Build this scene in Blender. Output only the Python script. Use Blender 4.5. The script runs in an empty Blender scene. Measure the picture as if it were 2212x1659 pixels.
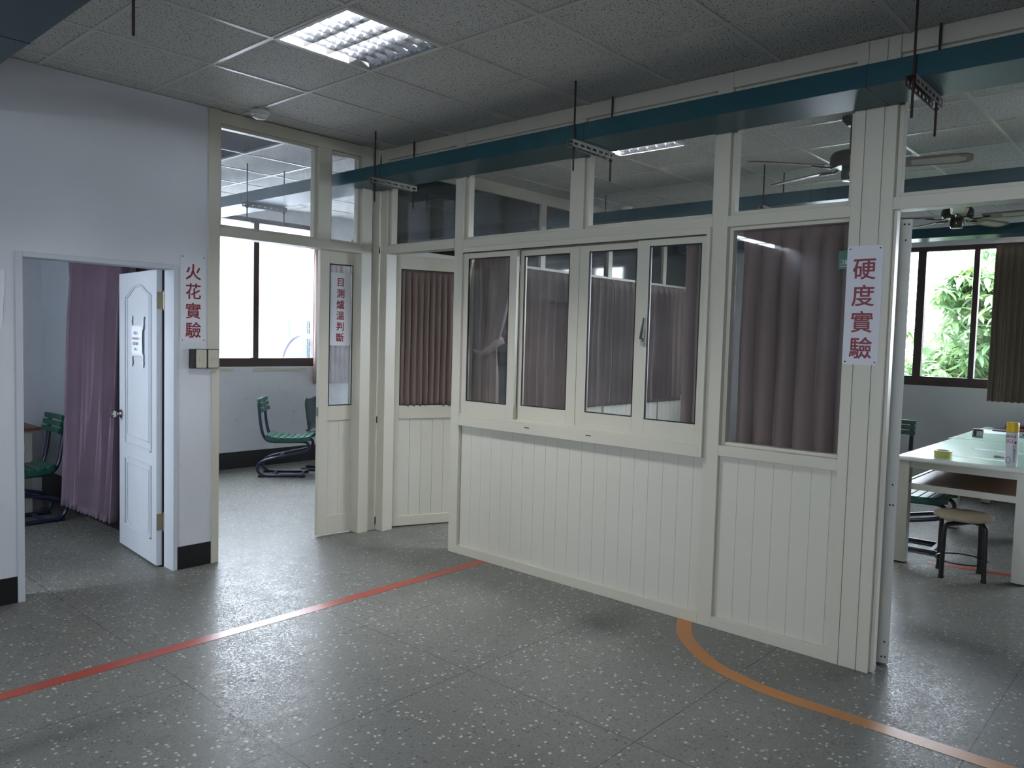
import bpy, math, random
from math import sin, cos, pi, sqrt, radians
from mathutils import Vector, Matrix
random.seed(7)
sc = bpy.context.scene
COL = sc.collection

# ------------------------------------------------------------------ camera
def cam_axes(yaw, pitch, roll):
    cy, sy, cp, sp = cos(yaw), sin(yaw), cos(pitch), sin(pitch)
    f = Vector((sy*cp, cy*cp, sp)); r = Vector((cy, -sy, 0)); u = r.cross(f)
    return cos(roll)*r + sin(roll)*u, -sin(roll)*r + cos(roll)*u, f
CAM = Vector((-3.89885516, -4.93107213, 1.5559973))
cr, cu, cf = cam_axes(radians(48.10609664), radians(-3.27533835), radians(1.55616147))
cd = bpy.data.cameras.new('camera'); cam = bpy.data.objects.new('camera', cd); COL.objects.link(cam)
cam.matrix_world = Matrix(((cr.x, cu.x, -cf.x, CAM.x), (cr.y, cu.y, -cf.y, CAM.y), (cr.z, cu.z, -cf.z, CAM.z), (0, 0, 0, 1)))
cd.sensor_width = 36.0; cd.lens = 1685.753/2212*36.0; cd.clip_start = 0.05; cd.clip_end = 300
sc.camera = cam
# ------------------------------------------------------------------ sky, exposure
sc.view_settings.view_transform = 'Standard'; sc.view_settings.look = 'None'
sc.view_settings.gamma = 1.0; sc.view_settings.use_curve_mapping = False
sc.view_settings.exposure = 1.1
SKY = 11.0
w = bpy.data.worlds.new('overcast_sky'); sc.world = w; w.use_nodes = True
bg = w.node_tree.nodes['Background']; bg.inputs[0].default_value = (0.80, 0.90, 1.03, 1); bg.inputs[1].default_value = SKY
sc.cycles.use_denoising = True
sc.cycles.max_bounces = 10; sc.cycles.diffuse_bounces = 5; sc.cycles.glossy_bounces = 5
sc.cycles.transparent_max_bounces = 24; sc.cycles.transmission_bounces = 6
sc.cycles.caustics_reflective = False; sc.cycles.caustics_refractive = False
sc.cycles.sample_clamp_indirect = 6.0
def portal(name, loc, rot, sx, sy):
    l = bpy.data.lights.new(name, 'AREA'); l.shape = 'RECTANGLE'; l.size = sx; l.size_y = sy
    l.cycles.is_portal = True
    o = bpy.data.objects.new(name, l); COL.objects.link(o); o.location = loc; o.rotation_euler = rot
H = 3.004
# daylight comes in through the window openings (portals guide the sky's light)
portal('daylight_portal', (0.3, 3.42, 1.97), (-pi/2, 0, 0), 2.9, 1.6)       # window over the furnace room
portal('daylight_portal', (2.75, 3.42, 1.97), (-pi/2, 0, 0), 1.2, 1.6)
portal('daylight_portal', (-4.54, .82, 1.75), (0, -pi/2, 0), 1.5, 1.15)       # spark room
portal('daylight_portal', (5.75, -2.6, 1.93), (0, pi/2, 0), 1.5, 2.7)       # hardness room
portal('daylight_portal', (5.75, -6.6, 1.93), (0, pi/2, 0), 1.5, 2.7)
portal('daylight_portal', (-7.66, -4.0, 1.75), (0, -pi/2, 0), 1.1, 2.8)      # long main room windows behind the viewer
portal('daylight_portal', (-4.0, -9.16, 1.7), (pi/2, 0, 0), 1.2, 1.0)  # added rear window, unseen, sends sky light to the plastered wall

# ------------------------------------------------------------------ helpers
class MB:
    def __init__(s): s.v = []; s.f = []
    def add(s, vs, fs):
        n = len(s.v); s.v += [Vector(v) for v in vs]; s.f += [tuple(i+n for i in f) for f in fs]; return s
    def box(s, x0, x1, y0, y1, z0, z1):
        if x0 > x1: x0, x1 = x1, x0
        if y0 > y1: y0, y1 = y1, y0
        if z0 > z1: z0, z1 = z1, z0
        return s.add([(x0,y0,z0),(x1,y0,z0),(x1,y1,z0),(x0,y1,z0),(x0,y0,z1),(x1,y0,z1),(x1,y1,z1),(x0,y1,z1)],
                     [(0,3,2,1),(4,5,6,7),(0,1,5,4),(1,2,6,5),(2,3,7,6),(3,0,4,7)])
    def obox(s, c, ax, ay, az):     # centre and three half axes
        c, ax, ay, az = map(Vector, (c, ax, ay, az))
        vs = [c + i*ax + j*ay + k*az for k in (-1, 1) for (i, j) in ((-1,-1),(1,-1),(1,1),(-1,1))]
        return s.add(vs, [(0,3,2,1),(4,5,6,7),(0,1,5,4),(1,2,6,5),(2,3,7,6),(3,0,4,7)])
    def tube(s, pts, r, n=10, flat=None, cap=True):
        pts = [Vector(p) for p in pts]; m = len(pts); rings = []
        t0 = (pts[1]-pts[0]).normalized(); ref = Vector((0,0,1)) if abs(t0.z) < .9 else Vector((0,1,0))
        a = t0.cross(ref).normalized()
        for i, p in enumerate(pts):
            t = (pts[min(i+1, m-1)]-pts[max(i-1, 0)]).normalized()
            a = (a - t*a.dot(t)).normalized(); b = t.cross(a)
            ri = r[i] if isinstance(r, (list, tuple)) else r
            ra, rb = (ri, ri) if flat is None else flat
            rings.append([p + a*(ra*cos(2*pi*k/n)) + b*(rb*sin(2*pi*k/n)) for k in range(n)])
        base = [v for ring in rings for v in ring]; fs = []
        for i in range(m-1):
            for k in range(n):
                k2 = (k+1) % n; fs.append((i*n+k, i*n+k2, (i+1)*n+k2, (i+1)*n+k))
        if cap: fs += [tuple(range(n-1, -1, -1)), tuple((m-1)*n+k for k in range(n))]
        return s.add(base, fs)
    def lathe(s, prof, c=(0,0,0), axis=(0,0,1), n=28):
        c = Vector(c); ax = Vector(axis).normalized()
        a = ax.cross(Vector((1,0,0)) if abs(ax.x) < .9 else Vector((0,1,0))).normalized(); b = ax.cross(a)
        vs = [c + ax*h + (a*cos(2*pi*k/n)+b*sin(2*pi*k/n))*r for (r, h) in prof for k in range(n)]; fs = []
        for i in range(len(prof)-1):
            for k in range(n):
                k2 = (k+1) % n; fs.append((i*n+k, i*n+k2, (i+1)*n+k2, (i+1)*n+k))
        if prof[0][0] > 1e-6: fs.append(tuple(range(n-1, -1, -1)))
        if prof[-1][0] > 1e-6: fs.append(tuple((len(prof)-1)*n+k for k in range(n)))
        return s.add(vs, fs)
    def cyl(s, p0, p1, r, n=16): return s.tube([p0, p1], r, n)
    def prism(s, poly, o, ux, uy, un, d):   # a polygon in the plane (o, ux, uy), d deep along un
        o, ux, uy, un = map(Vector, (o, ux, uy, un)); n = len(poly)
        lo = [o+ux*x+uy*y for x, y in poly]; hi = [p+un*d for p in lo]
        return s.add(lo+hi, [tuple(range(n-1, -1, -1)), tuple(range(n, 2*n))] + [(i, (i+1) % n, n+(i+1) % n, n+i) for i in range(n)])
    def grid(s, P, wrap=False):
        r, c = len(P), len(P[0]); fs = []
        for i in range(r-1):
            for j in range(c-1): fs.append((i*c+j, i*c+j+1, (i+1)*c+j+1, (i+1)*c+j))
        return s.add([p for row in P for p in row], fs)
    def build(s, name, mat, parent=None, smooth=False, bev=0, solid=0, kind=None):
        off = OFF.get(parent.name, Vector()) if parent else Vector()
        me = bpy.data.meshes.new(name); me.from_pydata([v-off for v in s.v], [], s.f); me.update()
        me.materials.append(mat)
        if smooth:
            me.shade_smooth(); me.set_sharp_from_angle(angle=radians(38))
        o = bpy.data.objects.new(name, me); COL.objects.link(o)
        if parent:
            o.parent = parent
            if parent.name in OFF: OFF[o.name] = off
        if solid:
            m = o.modifiers.new('solid', 'SOLIDIFY'); m.thickness = solid; m.offset = 0
        if bev:
            m = o.modifiers.new('bevel', 'BEVEL'); m.width = bev; m.segments = 2; m.limit_method = 'ANGLE'; m.angle_limit = radians(50)
        if kind: o['kind'] = kind
        return o
OFF = {}
def thing(name, label, cat, loc=(0,0,0), rz=0, group=None, world=False):
    o = bpy.data.objects.new(name, None); COL.objects.link(o); o.empty_display_size = .1
    o.location = loc; o.rotation_euler = (0, 0, rz)
    tag(o, label, cat, group)
    if world: OFF[o.name] = Vector(loc)
    return o
def tag(o, label, cat, group=None):
    o['label'] = label; o['category'] = cat
    if group: o['group'] = group
    return o
def dup(root, label=None, loc=None, rz=None):
    r = root.copy(); COL.objects.link(r)
    for ch in root.children:
        c = ch.copy(); COL.objects.link(c); c.parent = r
        for g in ch.children:
            d = g.copy(); COL.objects.link(d); d.parent = c
    if label: r['label'] = label
    if loc is not None: r.location = loc
    if rz is not None: r.rotation_euler = (0, 0, rz)
    return r
def rrect(x0, x1, y0, y1, r, n=4):
    out = []
    for cx, cy, a0 in ((x1-r, y0+r, -pi/2), (x1-r, y1-r, 0), (x0+r, y1-r, pi/2), (x0+r, y0+r, pi)):
        out += [(cx+r*cos(a0+pi/2*k/n), cy+r*sin(a0+pi/2*k/n)) for k in range(n+1)]
    return out

# ------------------------------------------------------------------ materials
def new_mat(name):
    m = bpy.data.materials.new(name); m.use_nodes = True
    nt = m.node_tree; return m, nt, nt.nodes['Principled BSDF']
def N(nt, t, **kw):
    n = nt.nodes.new(t)
    for k, v in kw.items():
        if k in n.bl_rna.properties: setattr(n, k, v)
    return n
def coords(nt, scale=(1,1,1)):
    tc = N(nt, 'ShaderNodeTexCoord'); mp = N(nt, 'ShaderNodeMapping'); mp.inputs['Scale'].default_value = scale
    nt.links.new(tc.outputs['Object'], mp.inputs['Vector']); return mp.outputs[0]
def noise(nt, vec, scale, detail=3, rough=.5):
    n = N(nt, 'ShaderNodeTexNoise'); n.inputs['Scale'].default_value = scale; n.inputs['Detail'].default_value = detail
    n.inputs['Roughness'].default_value = rough; nt.links.new(vec, n.inputs['Vector']); return n.outputs[0]
def ramp(nt, fac, stops, interp='LINEAR'):
    r = N(nt, 'ShaderNodeValToRGB'); r.color_ramp.interpolation = interp; els = r.color_ramp.elements
    while len(els) < len(stops): els.new(.5)
    for e, (p, c) in zip(els, stops):
        e.position = p; e.color = (c, c, c, 1) if isinstance(c, (int, float)) else (*c, 1)
    nt.links.new(fac, r.inputs[0]); return r.outputs[0]
def mix(nt, fac, a, b, mode='MIX'):
    m = N(nt, 'ShaderNodeMix'); m.data_type = 'RGBA'; m.blend_type = mode
    for sock, val in ((m.inputs[0], fac), (m.inputs[6], a), (m.inputs[7], b)):
        if isinstance(val, bpy.types.NodeSocket): nt.links.new(val, sock)
        elif sock == m.inputs[0]: sock.default_value = val
        else: sock.default_value = (*val, 1)
    return m.outputs[2]
def math_(nt, op, a, b=0.0):
    m = N(nt, 'ShaderNodeMath'); m.operation = op
    for i, val in enumerate((a, b)):
        if isinstance(val, bpy.types.NodeSocket): nt.links.new(val, m.inputs[i])
        else: m.inputs[i].default_value = val
    return m.outputs[0]
def bump(nt, p, h, strength, dist):
    b = N(nt, 'ShaderNodeBump'); b.inputs['Strength'].default_value = strength; b.inputs['Distance'].default_value = dist
    nt.links.new(h, b.inputs['Height']); nt.links.new(b.outputs[0], p.inputs['Normal'])
def plain(name, col, rough=.5, metal=0, var=.08, vscale=6, bstr=0, bscale=200, spec=.5, stretch=(1,1,1), coat=0):
    m, nt, p = new_mat(name)
    v = coords(nt, stretch); n = noise(nt, v, vscale)
    c = mix(nt, n, [x*(1-var) for x in col], [min(1, x*(1+var)) for x in col])
    nt.links.new(c, p.inputs['Base Color']); p.inputs['Roughness'].default_value = rough; p.inputs['Metallic'].default_value = metal
    p.inputs['Specular IOR Level'].default_value = spec
    if coat: p.inputs['Coat Weight'].default_value = coat; p.inputs['Coat Roughness'].default_value = .08
    if bstr: bump(nt, p, noise(nt, v, bscale, 2), bstr, .002)
    return m
def glass_mat(name, haze=.03, tint=(1,1,1), hcol=(.75,.8,.85)):
    m = bpy.data.materials.new(name); m.use_nodes = True; nt = m.node_tree
    nt.nodes.remove(nt.nodes['Principled BSDF']); out = nt.nodes['Material Output']
    tr = N(nt, 'ShaderNodeBsdfTransparent'); tr.inputs[0].default_value = (*tint, 1)
    gl = N(nt, 'ShaderNodeBsdfGlossy'); gl.inputs[0].default_value = (1,1,1,1); gl.inputs['Roughness'].default_value = .015
    fr = N(nt, 'ShaderNodeFresnel'); ge = N(nt, 'ShaderNodeNewGeometry'); mr = N(nt, 'ShaderNodeMapRange')
    mr.inputs[3].default_value = 1.45; mr.inputs[4].default_value = 1/1.45          # thin pane: the same reflectance on both faces
    nt.links.new(ge.outputs['Backfacing'], mr.inputs[0]); nt.links.new(mr.outputs[0], fr.inputs[0])
    mx = N(nt, 'ShaderNodeMixShader'); nt.links.new(fr.outputs[0], mx.inputs[0]); nt.links.new(tr.outputs[0], mx.inputs[1]); nt.links.new(gl.outputs[0], mx.inputs[2])
    last = mx
    if haze:
        df = N(nt, 'ShaderNodeBsdfTranslucent'); df.inputs[0].default_value = (*hcol, 1)
        d2 = N(nt, 'ShaderNodeBsdfDiffuse'); d2.inputs[0].default_value = (*hcol, 1)
        md = N(nt, 'ShaderNodeMixShader'); md.inputs[0].default_value = .5
        nt.links.new(df.outputs[0], md.inputs[1]); nt.links.new(d2.outputs[0], md.inputs[2])
        v = coords(nt); n1 = noise(nt, v, 5, 6, .65); f = ramp(nt, n1, [(.3, haze*.4), (.75, haze*2.2)])
        m2 = N(nt, 'ShaderNodeMixShader'); nt.links.new(f, m2.inputs[0]); nt.links.new(last.outputs[0], m2.inputs[1]); nt.links.new(md.outputs[0], m2.inputs[2]); last = m2
    nt.links.new(last.outputs[0], out.inputs[0]); return m
def emit_mat(name, col, s):
    m = bpy.data.materials.new(name); m.use_nodes = True; nt = m.node_tree; nt.nodes.remove(nt.nodes['Principled BSDF'])
    e = N(nt, 'ShaderNodeEmission'); e.inputs[0].default_value = (*col, 1); e.inputs[1].default_value = s
    nt.links.new(e.outputs[0], nt.nodes['Material Output'].inputs[0]); return m

def wall_mat(name, base, dirt=.25):
    m, nt, p = new_mat(name); v = coords(nt)
    n1 = noise(nt, v, 1.4, 5, .6); n2 = noise(nt, v, 9, 6, .7); n3 = noise(nt, v, 38, 4, .7)
    c = mix(nt, ramp(nt, n1, [(.35, 0), (.7, 1)]), base, [x*.93 for x in base])
    scuff = math_(nt, 'MULTIPLY', ramp(nt, n2, [(.56, 0), (.68, 1)]), ramp(nt, n3, [(.5, 0), (.66, 1)]))
    sp = N(nt, 'ShaderNodeSeparateXYZ'); tc = N(nt, 'ShaderNodeTexCoord'); nt.links.new(tc.outputs['Object'], sp.inputs[0])
    low = ramp(nt, math_(nt, 'DIVIDE', sp.outputs[2], 3.0), [(.1, 1), (.42, 0)])      # scuffs sit where feet and chairs reach
    c = mix(nt, math_(nt, 'MULTIPLY', math_(nt, 'MULTIPLY', scuff, low), dirt), c, (.16, .15, .15))
    nt.links.new(c, p.inputs['Base Color']); p.inputs['Roughness'].default_value = .55
    bump(nt, p, noise(nt, v, 260, 2), .08, .002); return m
M = {}
M['wall'] = wall_mat('grey_white_paint', (.60, .61, .64), .5)
M['wall_dirty'] = wall_mat('stained_white_paint', (.62, .62, .64), 1.0)
M['wall_blue'] = wall_mat('pale_blue_white_paint', (.62, .66, .70), .3)
M['cream'] = plain('cream_powder_coated_aluminium', (.53, .505, .42), .32, 0, .03, 3)
M['panel'] = plain('cream_panel_boards', (.55, .53, .455), .36, 0, .03, 2)
M['wall_light'] = wall_mat('light_blue_white_paint', (.76, .79, .83), .4)
M['black'] = plain('black_skirting_paint', (.006, .006, .007), .4, 0, .3, 20)
M['seal'] = plain('black_rubber_seal', (.01, .01, .01), .6)
M['brown'] = plain('dark_brown_aluminium', (.045, .026, .022), .4, 0, .1, 8)
M['teal'] = plain('dark_teal_gloss_paint', (.009, .056, .072), .38, 0, .25, 5, .05, 60, spec=.35)
M['steel'] = plain('galvanised_steel', (.22, .215, .19), .45, .6, .3, 30)
M['rust'] = plain('rusty_threaded_rod', (.035, .018, .014), .7, .2, .4, 60)
M['white_plastic'] = plain('white_plastic', (.72, .72, .72), .35)
M['glass'] = glass_mat('window_glass', .012)
M['glass_dirty'] = glass_mat('smeared_window_glass', .085)
M['glass_clear'] = glass_mat('clean_window_glass', 0)
M['dark_pane'] = plain('blacked_out_glass', (.008, .012, .012), .06, 0, .5, 9, spec=.6)
M['mauve'] = plain('mauve_curtain_cloth', (.23, .165, .21), .85, 0, .12, 4, .3, 700, .15)
M['taupe'] = plain('brown_curtain_cloth', (.165, .122, .108), .85, 0, .10, 4, .3, 700, .15)
M['olive'] = plain('brown_striped_curtain_cloth', (.25, .195, .155), .85, 0, .12, 60, .3, 700, .15, (1, 1, .05))
M['pink'] = plain('pinkish_curtain_cloth', (.32, .225, .21), .85, 0, .1, 4, .3, 700, .15)
M['pale_cloth'] = plain('pale_pleated_cloth', (.62, .62, .62), .8, 0, .08, 4)
M['door_white'] = plain('white_door_paint', (.50, .525, .56), .6, 0, .04, 5, .06, 120, spec=.25)
M['chrome'] = plain('polished_chrome', (.62, .60, .56), .12, 1, .05)
M['brass'] = plain('tarnished_brass', (.30, .26, .18), .4, .8, .3, 40)
M['green'] = plain('dark_green_plastic', (.009, .080, .056), .34, 0, .2, 10)
M['deepgreen'] = plain('bottle_green_plastic', (.005, .032, .022), .3, 0, .2, 10)
M['navy'] = plain('navy_steel_tube', (.012, .016, .045), .38, 0, .2, 20)
M['blacksteel'] = plain('black_steel_tube', (.012, .012, .014), .35)
M['stoolseat'] = plain('tan_laminate', (.36, .31, .22), .35, 0, .1, 30)
M['tabletop'] = plain('white_laminate', (.74, .76, .76), .22, 0, .02)
M['mat'] = plain('mint_green_table_mat', (.42, .62, .49), .25, 0, .05, 4)
M['alu'] = plain('ribbed_aluminium', (.52, .52, .48), .38, .25, .06, 12)
M['shelfwood'] = plain('brown_shelf_board', (.16, .09, .05), .3, 0, .2, 10, stretch=(1, 6, 1))
M['deskwood'] = plain('reddish_brown_desk_top', (.17, .07, .045), .45, 0, .2, 8, stretch=(4, 1, 1))
M['deskbody'] = plain('grey_beige_desk_paint', (.42, .41, .36), .5)
M['sign'] = plain('white_acrylic_sheet', (.64, .64, .67), .10, 0, .02)
M['red'] = plain('dark_red_lettering', (.20, .008, .022), .4)
M['paper'] = plain('white_paper', (.74, .76, .80), .7)
M['ink_grey'] = plain('grey_ink', (.12, .12, .14), .7); M['ink_red'] = plain('faded_red_ink', (.42, .20, .22), .7); M['ink_blue'] = plain('blue_ink', (.10, .14, .26), .7)
M['tapefilm'] = plain('clear_adhesive_tape', (.68, .70, .74), .12, 0, .1, 40)
M['switch'] = plain('beige_switch_plate', (.46, .43, .34), .3)
M['boxblack'] = plain('black_switch_box', (.02, .018, .017), .5, 0, .6, 60)
M['yellow'] = plain('yellow_plastic_cap', (.72, .50, .02), .35)
M['canwhite'] = plain('white_printed_can', (.66, .66, .74), .3)
M['tape'] = plain('yellowish_packing_tape', (.52, .50, .16), .3)
M['tapecore'] = plain('pale_card_core', (.6, .6, .55), .6)
M['maroon'] = plain('dark_maroon_cover', (.07, .018, .025), .45)
M['fanbrown'] = plain('dark_brown_fan_metal', (.045, .035, .028), .3, .3, .1)
M['blade'] = plain('wooden_fan_blade', (.15, .10, .07), .45, 0, .2, 12, stretch=(1, 8, 1))
M['cane'] = plain('woven_cane_insert', (.40, .38, .34), .6, 0, .35, 160)
M['silver'] = plain('silver_plastic', (.40, .40, .40), .3, .5)
M['shade_glass'] = plain('cream_glass_shade', (.75, .72, .55), .3)
M['reflector'] = plain('mirror_louvre_aluminium', (.80, .81, .84), .16, 1, .03)
M['fixwhite'] = plain('white_enamel', (.75, .75, .73), .4)
M['tube_lit'] = emit_mat('lit_fluorescent_tube', (.93, .96, 1.0), 190.0)
M['tube_off'] = plain('unlit_fluorescent_tube', (.75, .76, .78), .3)
M['concrete'] = plain('bare_concrete_slab', (.05, .05, .055), .9, 0, .3, 5)
M['stickergreen'] = plain('green_sticker', (.03, .16, .10), .4)
M['acgrey'] = plain('pale_grey_casing', (.28, .30, .34), .5); M['acdark'] = plain('dark_condenser_fins', (.03, .08, .09), .5)
M['pipe'] = plain('white_lagged_pipe', (.32, .33, .36), .5)
M['facade'] = plain('pale_facade_tiles', (.80, .80, .81), .7, 0, .05, 3); M['facwin'] = plain('grey_facade_glazing', (.45, .47, .50), .3)
M['bark'] = plain('grey_brown_bark', (.07, .055, .04), .8, 0, .3, 20)
M['gap_shade'] = plain('slotted_shadow_black', (.008, .008, .008), .8)
def leaf_mat():
    m, nt, p = new_mat('glossy_green_leaf'); v = coords(nt)
    c = ramp(nt, noise(nt, v, 3.2, 2), [(.3, (.12, .21, .10)), (.55, (.21, .33, .14)), (.75, (.36, .44, .20))])
    nt.links.new(c, p.inputs['Base Color']); p.inputs['Roughness'].default_value = .35
    tl = N(nt, 'ShaderNodeBsdfTranslucent'); nt.links.new(c, tl.inputs[0]); mx = N(nt, 'ShaderNodeMixShader'); mx.inputs[0].default_value = .45
    nt.links.new(p.outputs[0], mx.inputs[1]); nt.links.new(tl.outputs[0], mx.inputs[2]); nt.links.new(mx.outputs[0], nt.nodes['Material Output'].inputs[0]); return m
M['leaf'] = leaf_mat()
def tile_mat():
    m, nt, p = new_mat('pinholed_mineral_ceiling_tile'); v = coords(nt)
    d = N(nt, 'ShaderNodeMapping'); d.inputs['Scale'].default_value = (1, 1, 1); nt.links.new(v, d.inputs[0])
    n1 = noise(nt, v, 118, 2, .5); n2 = noise(nt, v, 60, 2, .5)
    hole = ramp(nt, n1, [(.365, 1), (.395, 0)])
    c = mix(nt, n2, (.60, .60, .59), (.66, .66, .65))
    c = mix(nt, noise(nt, v, 1.1, 3), c, (.60, .59, .56))
    c = mix(nt, hole, c, (.07, .07, .068))
    nt.links.new(c, p.inputs['Base Color']); p.inputs['Roughness'].default_value = .75; p.inputs['Specular IOR Level'].default_value = .3
    bump(nt, p, n1, .35, .004); return m
M['tile'] = tile_mat()
M['tee'] = plain('white_ceiling_tee_bar', (.58, .58, .56), .3)
def terrazzo():
    m, nt, p = new_mat('polished_terrazzo'); v = coords(nt)
    def vor(scale):
        n = N(nt, 'ShaderNodeTexVoronoi'); n.inputs['Scale'].default_value = scale; nt.links.new(wv, n.inputs['Vector']); return n
    nz = N(nt, 'ShaderNodeTexNoise'); nz.inputs['Scale'].default_value = 30; nt.links.new(v, nz.inputs['Vector'])
    vm = N(nt, 'ShaderNodeVectorMath'); vm.operation = 'SCALE'; vm.inputs['Scale'].default_value = .022; nt.links.new(nz.outputs['Color'], vm.inputs[0])
    va = N(nt, 'ShaderNodeVectorMath'); nt.links.new(v, va.inputs[0]); nt.links.new(vm.outputs[0], va.inputs[1]); wv = va.outputs[0]
    base = mix(nt, noise(nt, v, 1.0, 5, .6), (.135, .133, .120), (.180, .178, .160))
    f = vor(170); s2 = N(nt, 'ShaderNodeSeparateColor'); nt.links.new(f.outputs['Color'], s2.inputs[0])
    fm = ramp(nt, f.outputs['Distance'], [(.30, 1), (.42, 0)])
    base = mix(nt, math_(nt, 'MULTIPLY', fm, ramp(nt, s2.outputs[0], [(.68, 0), (.70, .7)], 'LINEAR')), base, (.09, .092, .09))
    base = mix(nt, math_(nt, 'MULTIPLY', fm, ramp(nt, s2.outputs[1], [(.70, 0), (.72, .6)])), base, (.30, .30, .28))
    g = vor(46); s1 = N(nt, 'ShaderNodeSeparateColor'); nt.links.new(g.outputs['Color'], s1.inputs[0])
    gm = ramp(nt, g.outputs['Distance'], [(.30, 1), (.36, 0)])
    base = mix(nt, math_(nt, 'MULTIPLY', gm, ramp(nt, s1.outputs[0], [(.78, 0), (.79, .85)])), base, (.50, .50, .46))
    base = mix(nt, math_(nt, 'MULTIPLY', gm, ramp(nt, s1.outputs[1], [(.82, 0), (.83, .8)])), base, (.07, .072, .07))
    st = ramp(nt, noise(nt, v, .9, 6, .62), [(.56, 0), (.74, .65)])
    base = mix(nt, st, base, (.055, .053, .05))
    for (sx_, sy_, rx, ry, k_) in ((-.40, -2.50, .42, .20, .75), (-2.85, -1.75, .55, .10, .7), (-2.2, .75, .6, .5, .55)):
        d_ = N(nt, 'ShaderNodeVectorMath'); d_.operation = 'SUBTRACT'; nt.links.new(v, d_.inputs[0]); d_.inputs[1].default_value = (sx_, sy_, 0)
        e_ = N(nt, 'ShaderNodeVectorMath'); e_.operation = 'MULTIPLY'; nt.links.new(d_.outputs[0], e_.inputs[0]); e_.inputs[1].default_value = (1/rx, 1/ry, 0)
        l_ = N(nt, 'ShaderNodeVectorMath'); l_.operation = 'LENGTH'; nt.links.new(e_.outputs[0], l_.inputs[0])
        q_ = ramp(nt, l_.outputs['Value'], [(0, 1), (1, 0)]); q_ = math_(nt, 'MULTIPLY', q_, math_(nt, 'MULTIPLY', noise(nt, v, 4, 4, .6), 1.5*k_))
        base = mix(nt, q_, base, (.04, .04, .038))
    # cast joints
    sp = N(nt, 'ShaderNodeSeparateXYZ'); nt.links.new(v, sp.inputs[0]); tot = None
    for ax, cs in ((0, (-6.3, -5.3, -4.33, -3.34, -2.335, -1.348, .95, 1.95, 2.95, 3.95)), (1, (-7.2, -6.25, -5.27, -4.31, -3.337, -2.42, -1.63, .6, 1.5, 2.4))):
        for cc in cs:
            l = math_(nt, 'LESS_THAN', math_(nt, 'ABSOLUTE', math_(nt, 'SUBTRACT', sp.outputs[ax], cc)), .0022)
            tot = l if tot is None else math_(nt, 'MAXIMUM', tot, l)
    base = mix(nt, math_(nt, 'MULTIPLY', tot, .85), base, (.03, .03, .028))
    nt.links.new(base, p.inputs['Base Color'])
    r = ramp(nt, noise(nt, v, 7, 5, .6), [(.3, .34), (.7, .46)])
    r = math_(nt, 'ADD', r, math_(nt, 'MULTIPLY', math_(nt, 'SUBTRACT', s2.outputs[2], .45), .34)); nt.links.new(r, p.inputs['Roughness'])
    p.inputs['Specular IOR Level'].default_value = .18
    bump(nt, p, f.outputs['Distance'], .10, .002); return m
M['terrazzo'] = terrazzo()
def paint_mat(name, a, b):
    m, nt, p = new_mat(name); v = coords(nt); n = noise(nt, v, 2.2, 6, .65)
    c = mix(nt, ramp(nt, n, [(.38, 0), (.7, 1)]), a, b); nt.links.new(c, p.inputs['Base Color']); p.inputs['Roughness'].default_value = .33; return m
M['redline'] = paint_mat('worn_red_floor_paint', (.36, .055, .032), (.30, .070, .045))
M['orangeline'] = paint_mat('worn_orange_floor_paint', (.44, .165, .03), (.34, .15, .05))

# ------------------------------------------------------------------ floor and ceiling
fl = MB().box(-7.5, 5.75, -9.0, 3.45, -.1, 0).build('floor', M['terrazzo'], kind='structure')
MB().prism([(-7.4, -1.30), (-.012, -1.25), (-.012, -1.172), (-7.4, -1.222)], (0,0,.0002), (1,0,0), (0,1,0), (0,0,1), .0012).build('red_stripe', M['redline'], fl)
arc = [(.02, -2.785), (-.10, -2.845), (-.231, -2.932), (-.367, -3.082), (-.466, -3.242), (-.526, -3.451), (-.541, -3.634), (-.535, -3.797), (-.531, -3.953), (-.532, -4.147), (-.530, -4.325), (-.525, -4.6), (-.52, -6.0), (-.52, -8.9)]
def ribbon(pts, w):
    L = []; R = []
    for i, p in enumerate(pts):
        t = (Vector(pts[min(i+1, len(pts)-1)])-Vector(pts[max(i-1, 0)])).normalized(); n = Vector((-t.y, t.x))
        L.append(Vector(p)+n*w/2); R.append(Vector(p)-n*w/2)
    mb = MB(); n = len(pts)
    vs = [(*q, .0002) for q in L]+[(*q, .0002) for q in R]+[(*q, .0014) for q in L]+[(*q, .0014) for q in R]
    fs = []
    for i in range(n-1):
        fs += [(2*n+i, 3*n+i, 3*n+i+1, 2*n+i+1), (i, i+1, n+i+1, n+i), (i, 2*n+i, 2*n+i+1, i+1), (n+i, n+i+1, 3*n+i+1, 3*n+i)]
    return mb.add(vs, fs)
def smoothpath(pts, k=4):
    out = []; P = [Vector(p) for p in pts]
    for i in range(len(P)-1):
        a, b, c, d = P[max(i-1, 0)], P[i], P[i+1], P[min(i+2, len(P)-1)]
        for j in range(k):
            t = j/k; out.append(.5*((2*b)+(c-a)*t+(2*a-5*b+4*c-d)*t*t+(3*b-a-3*c+d)*t**3))
    out.append(P[-1]); return out
ribbon(smoothpath(arc), .082).build('orange_arc', M['orangeline'], fl)
ribbon([(2.40, -3.45), (2.44, -3.75), (2.46, -4.0), (2.46, -8.9)], .075).build('orange_stripe', M['redline'], fl)

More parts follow.
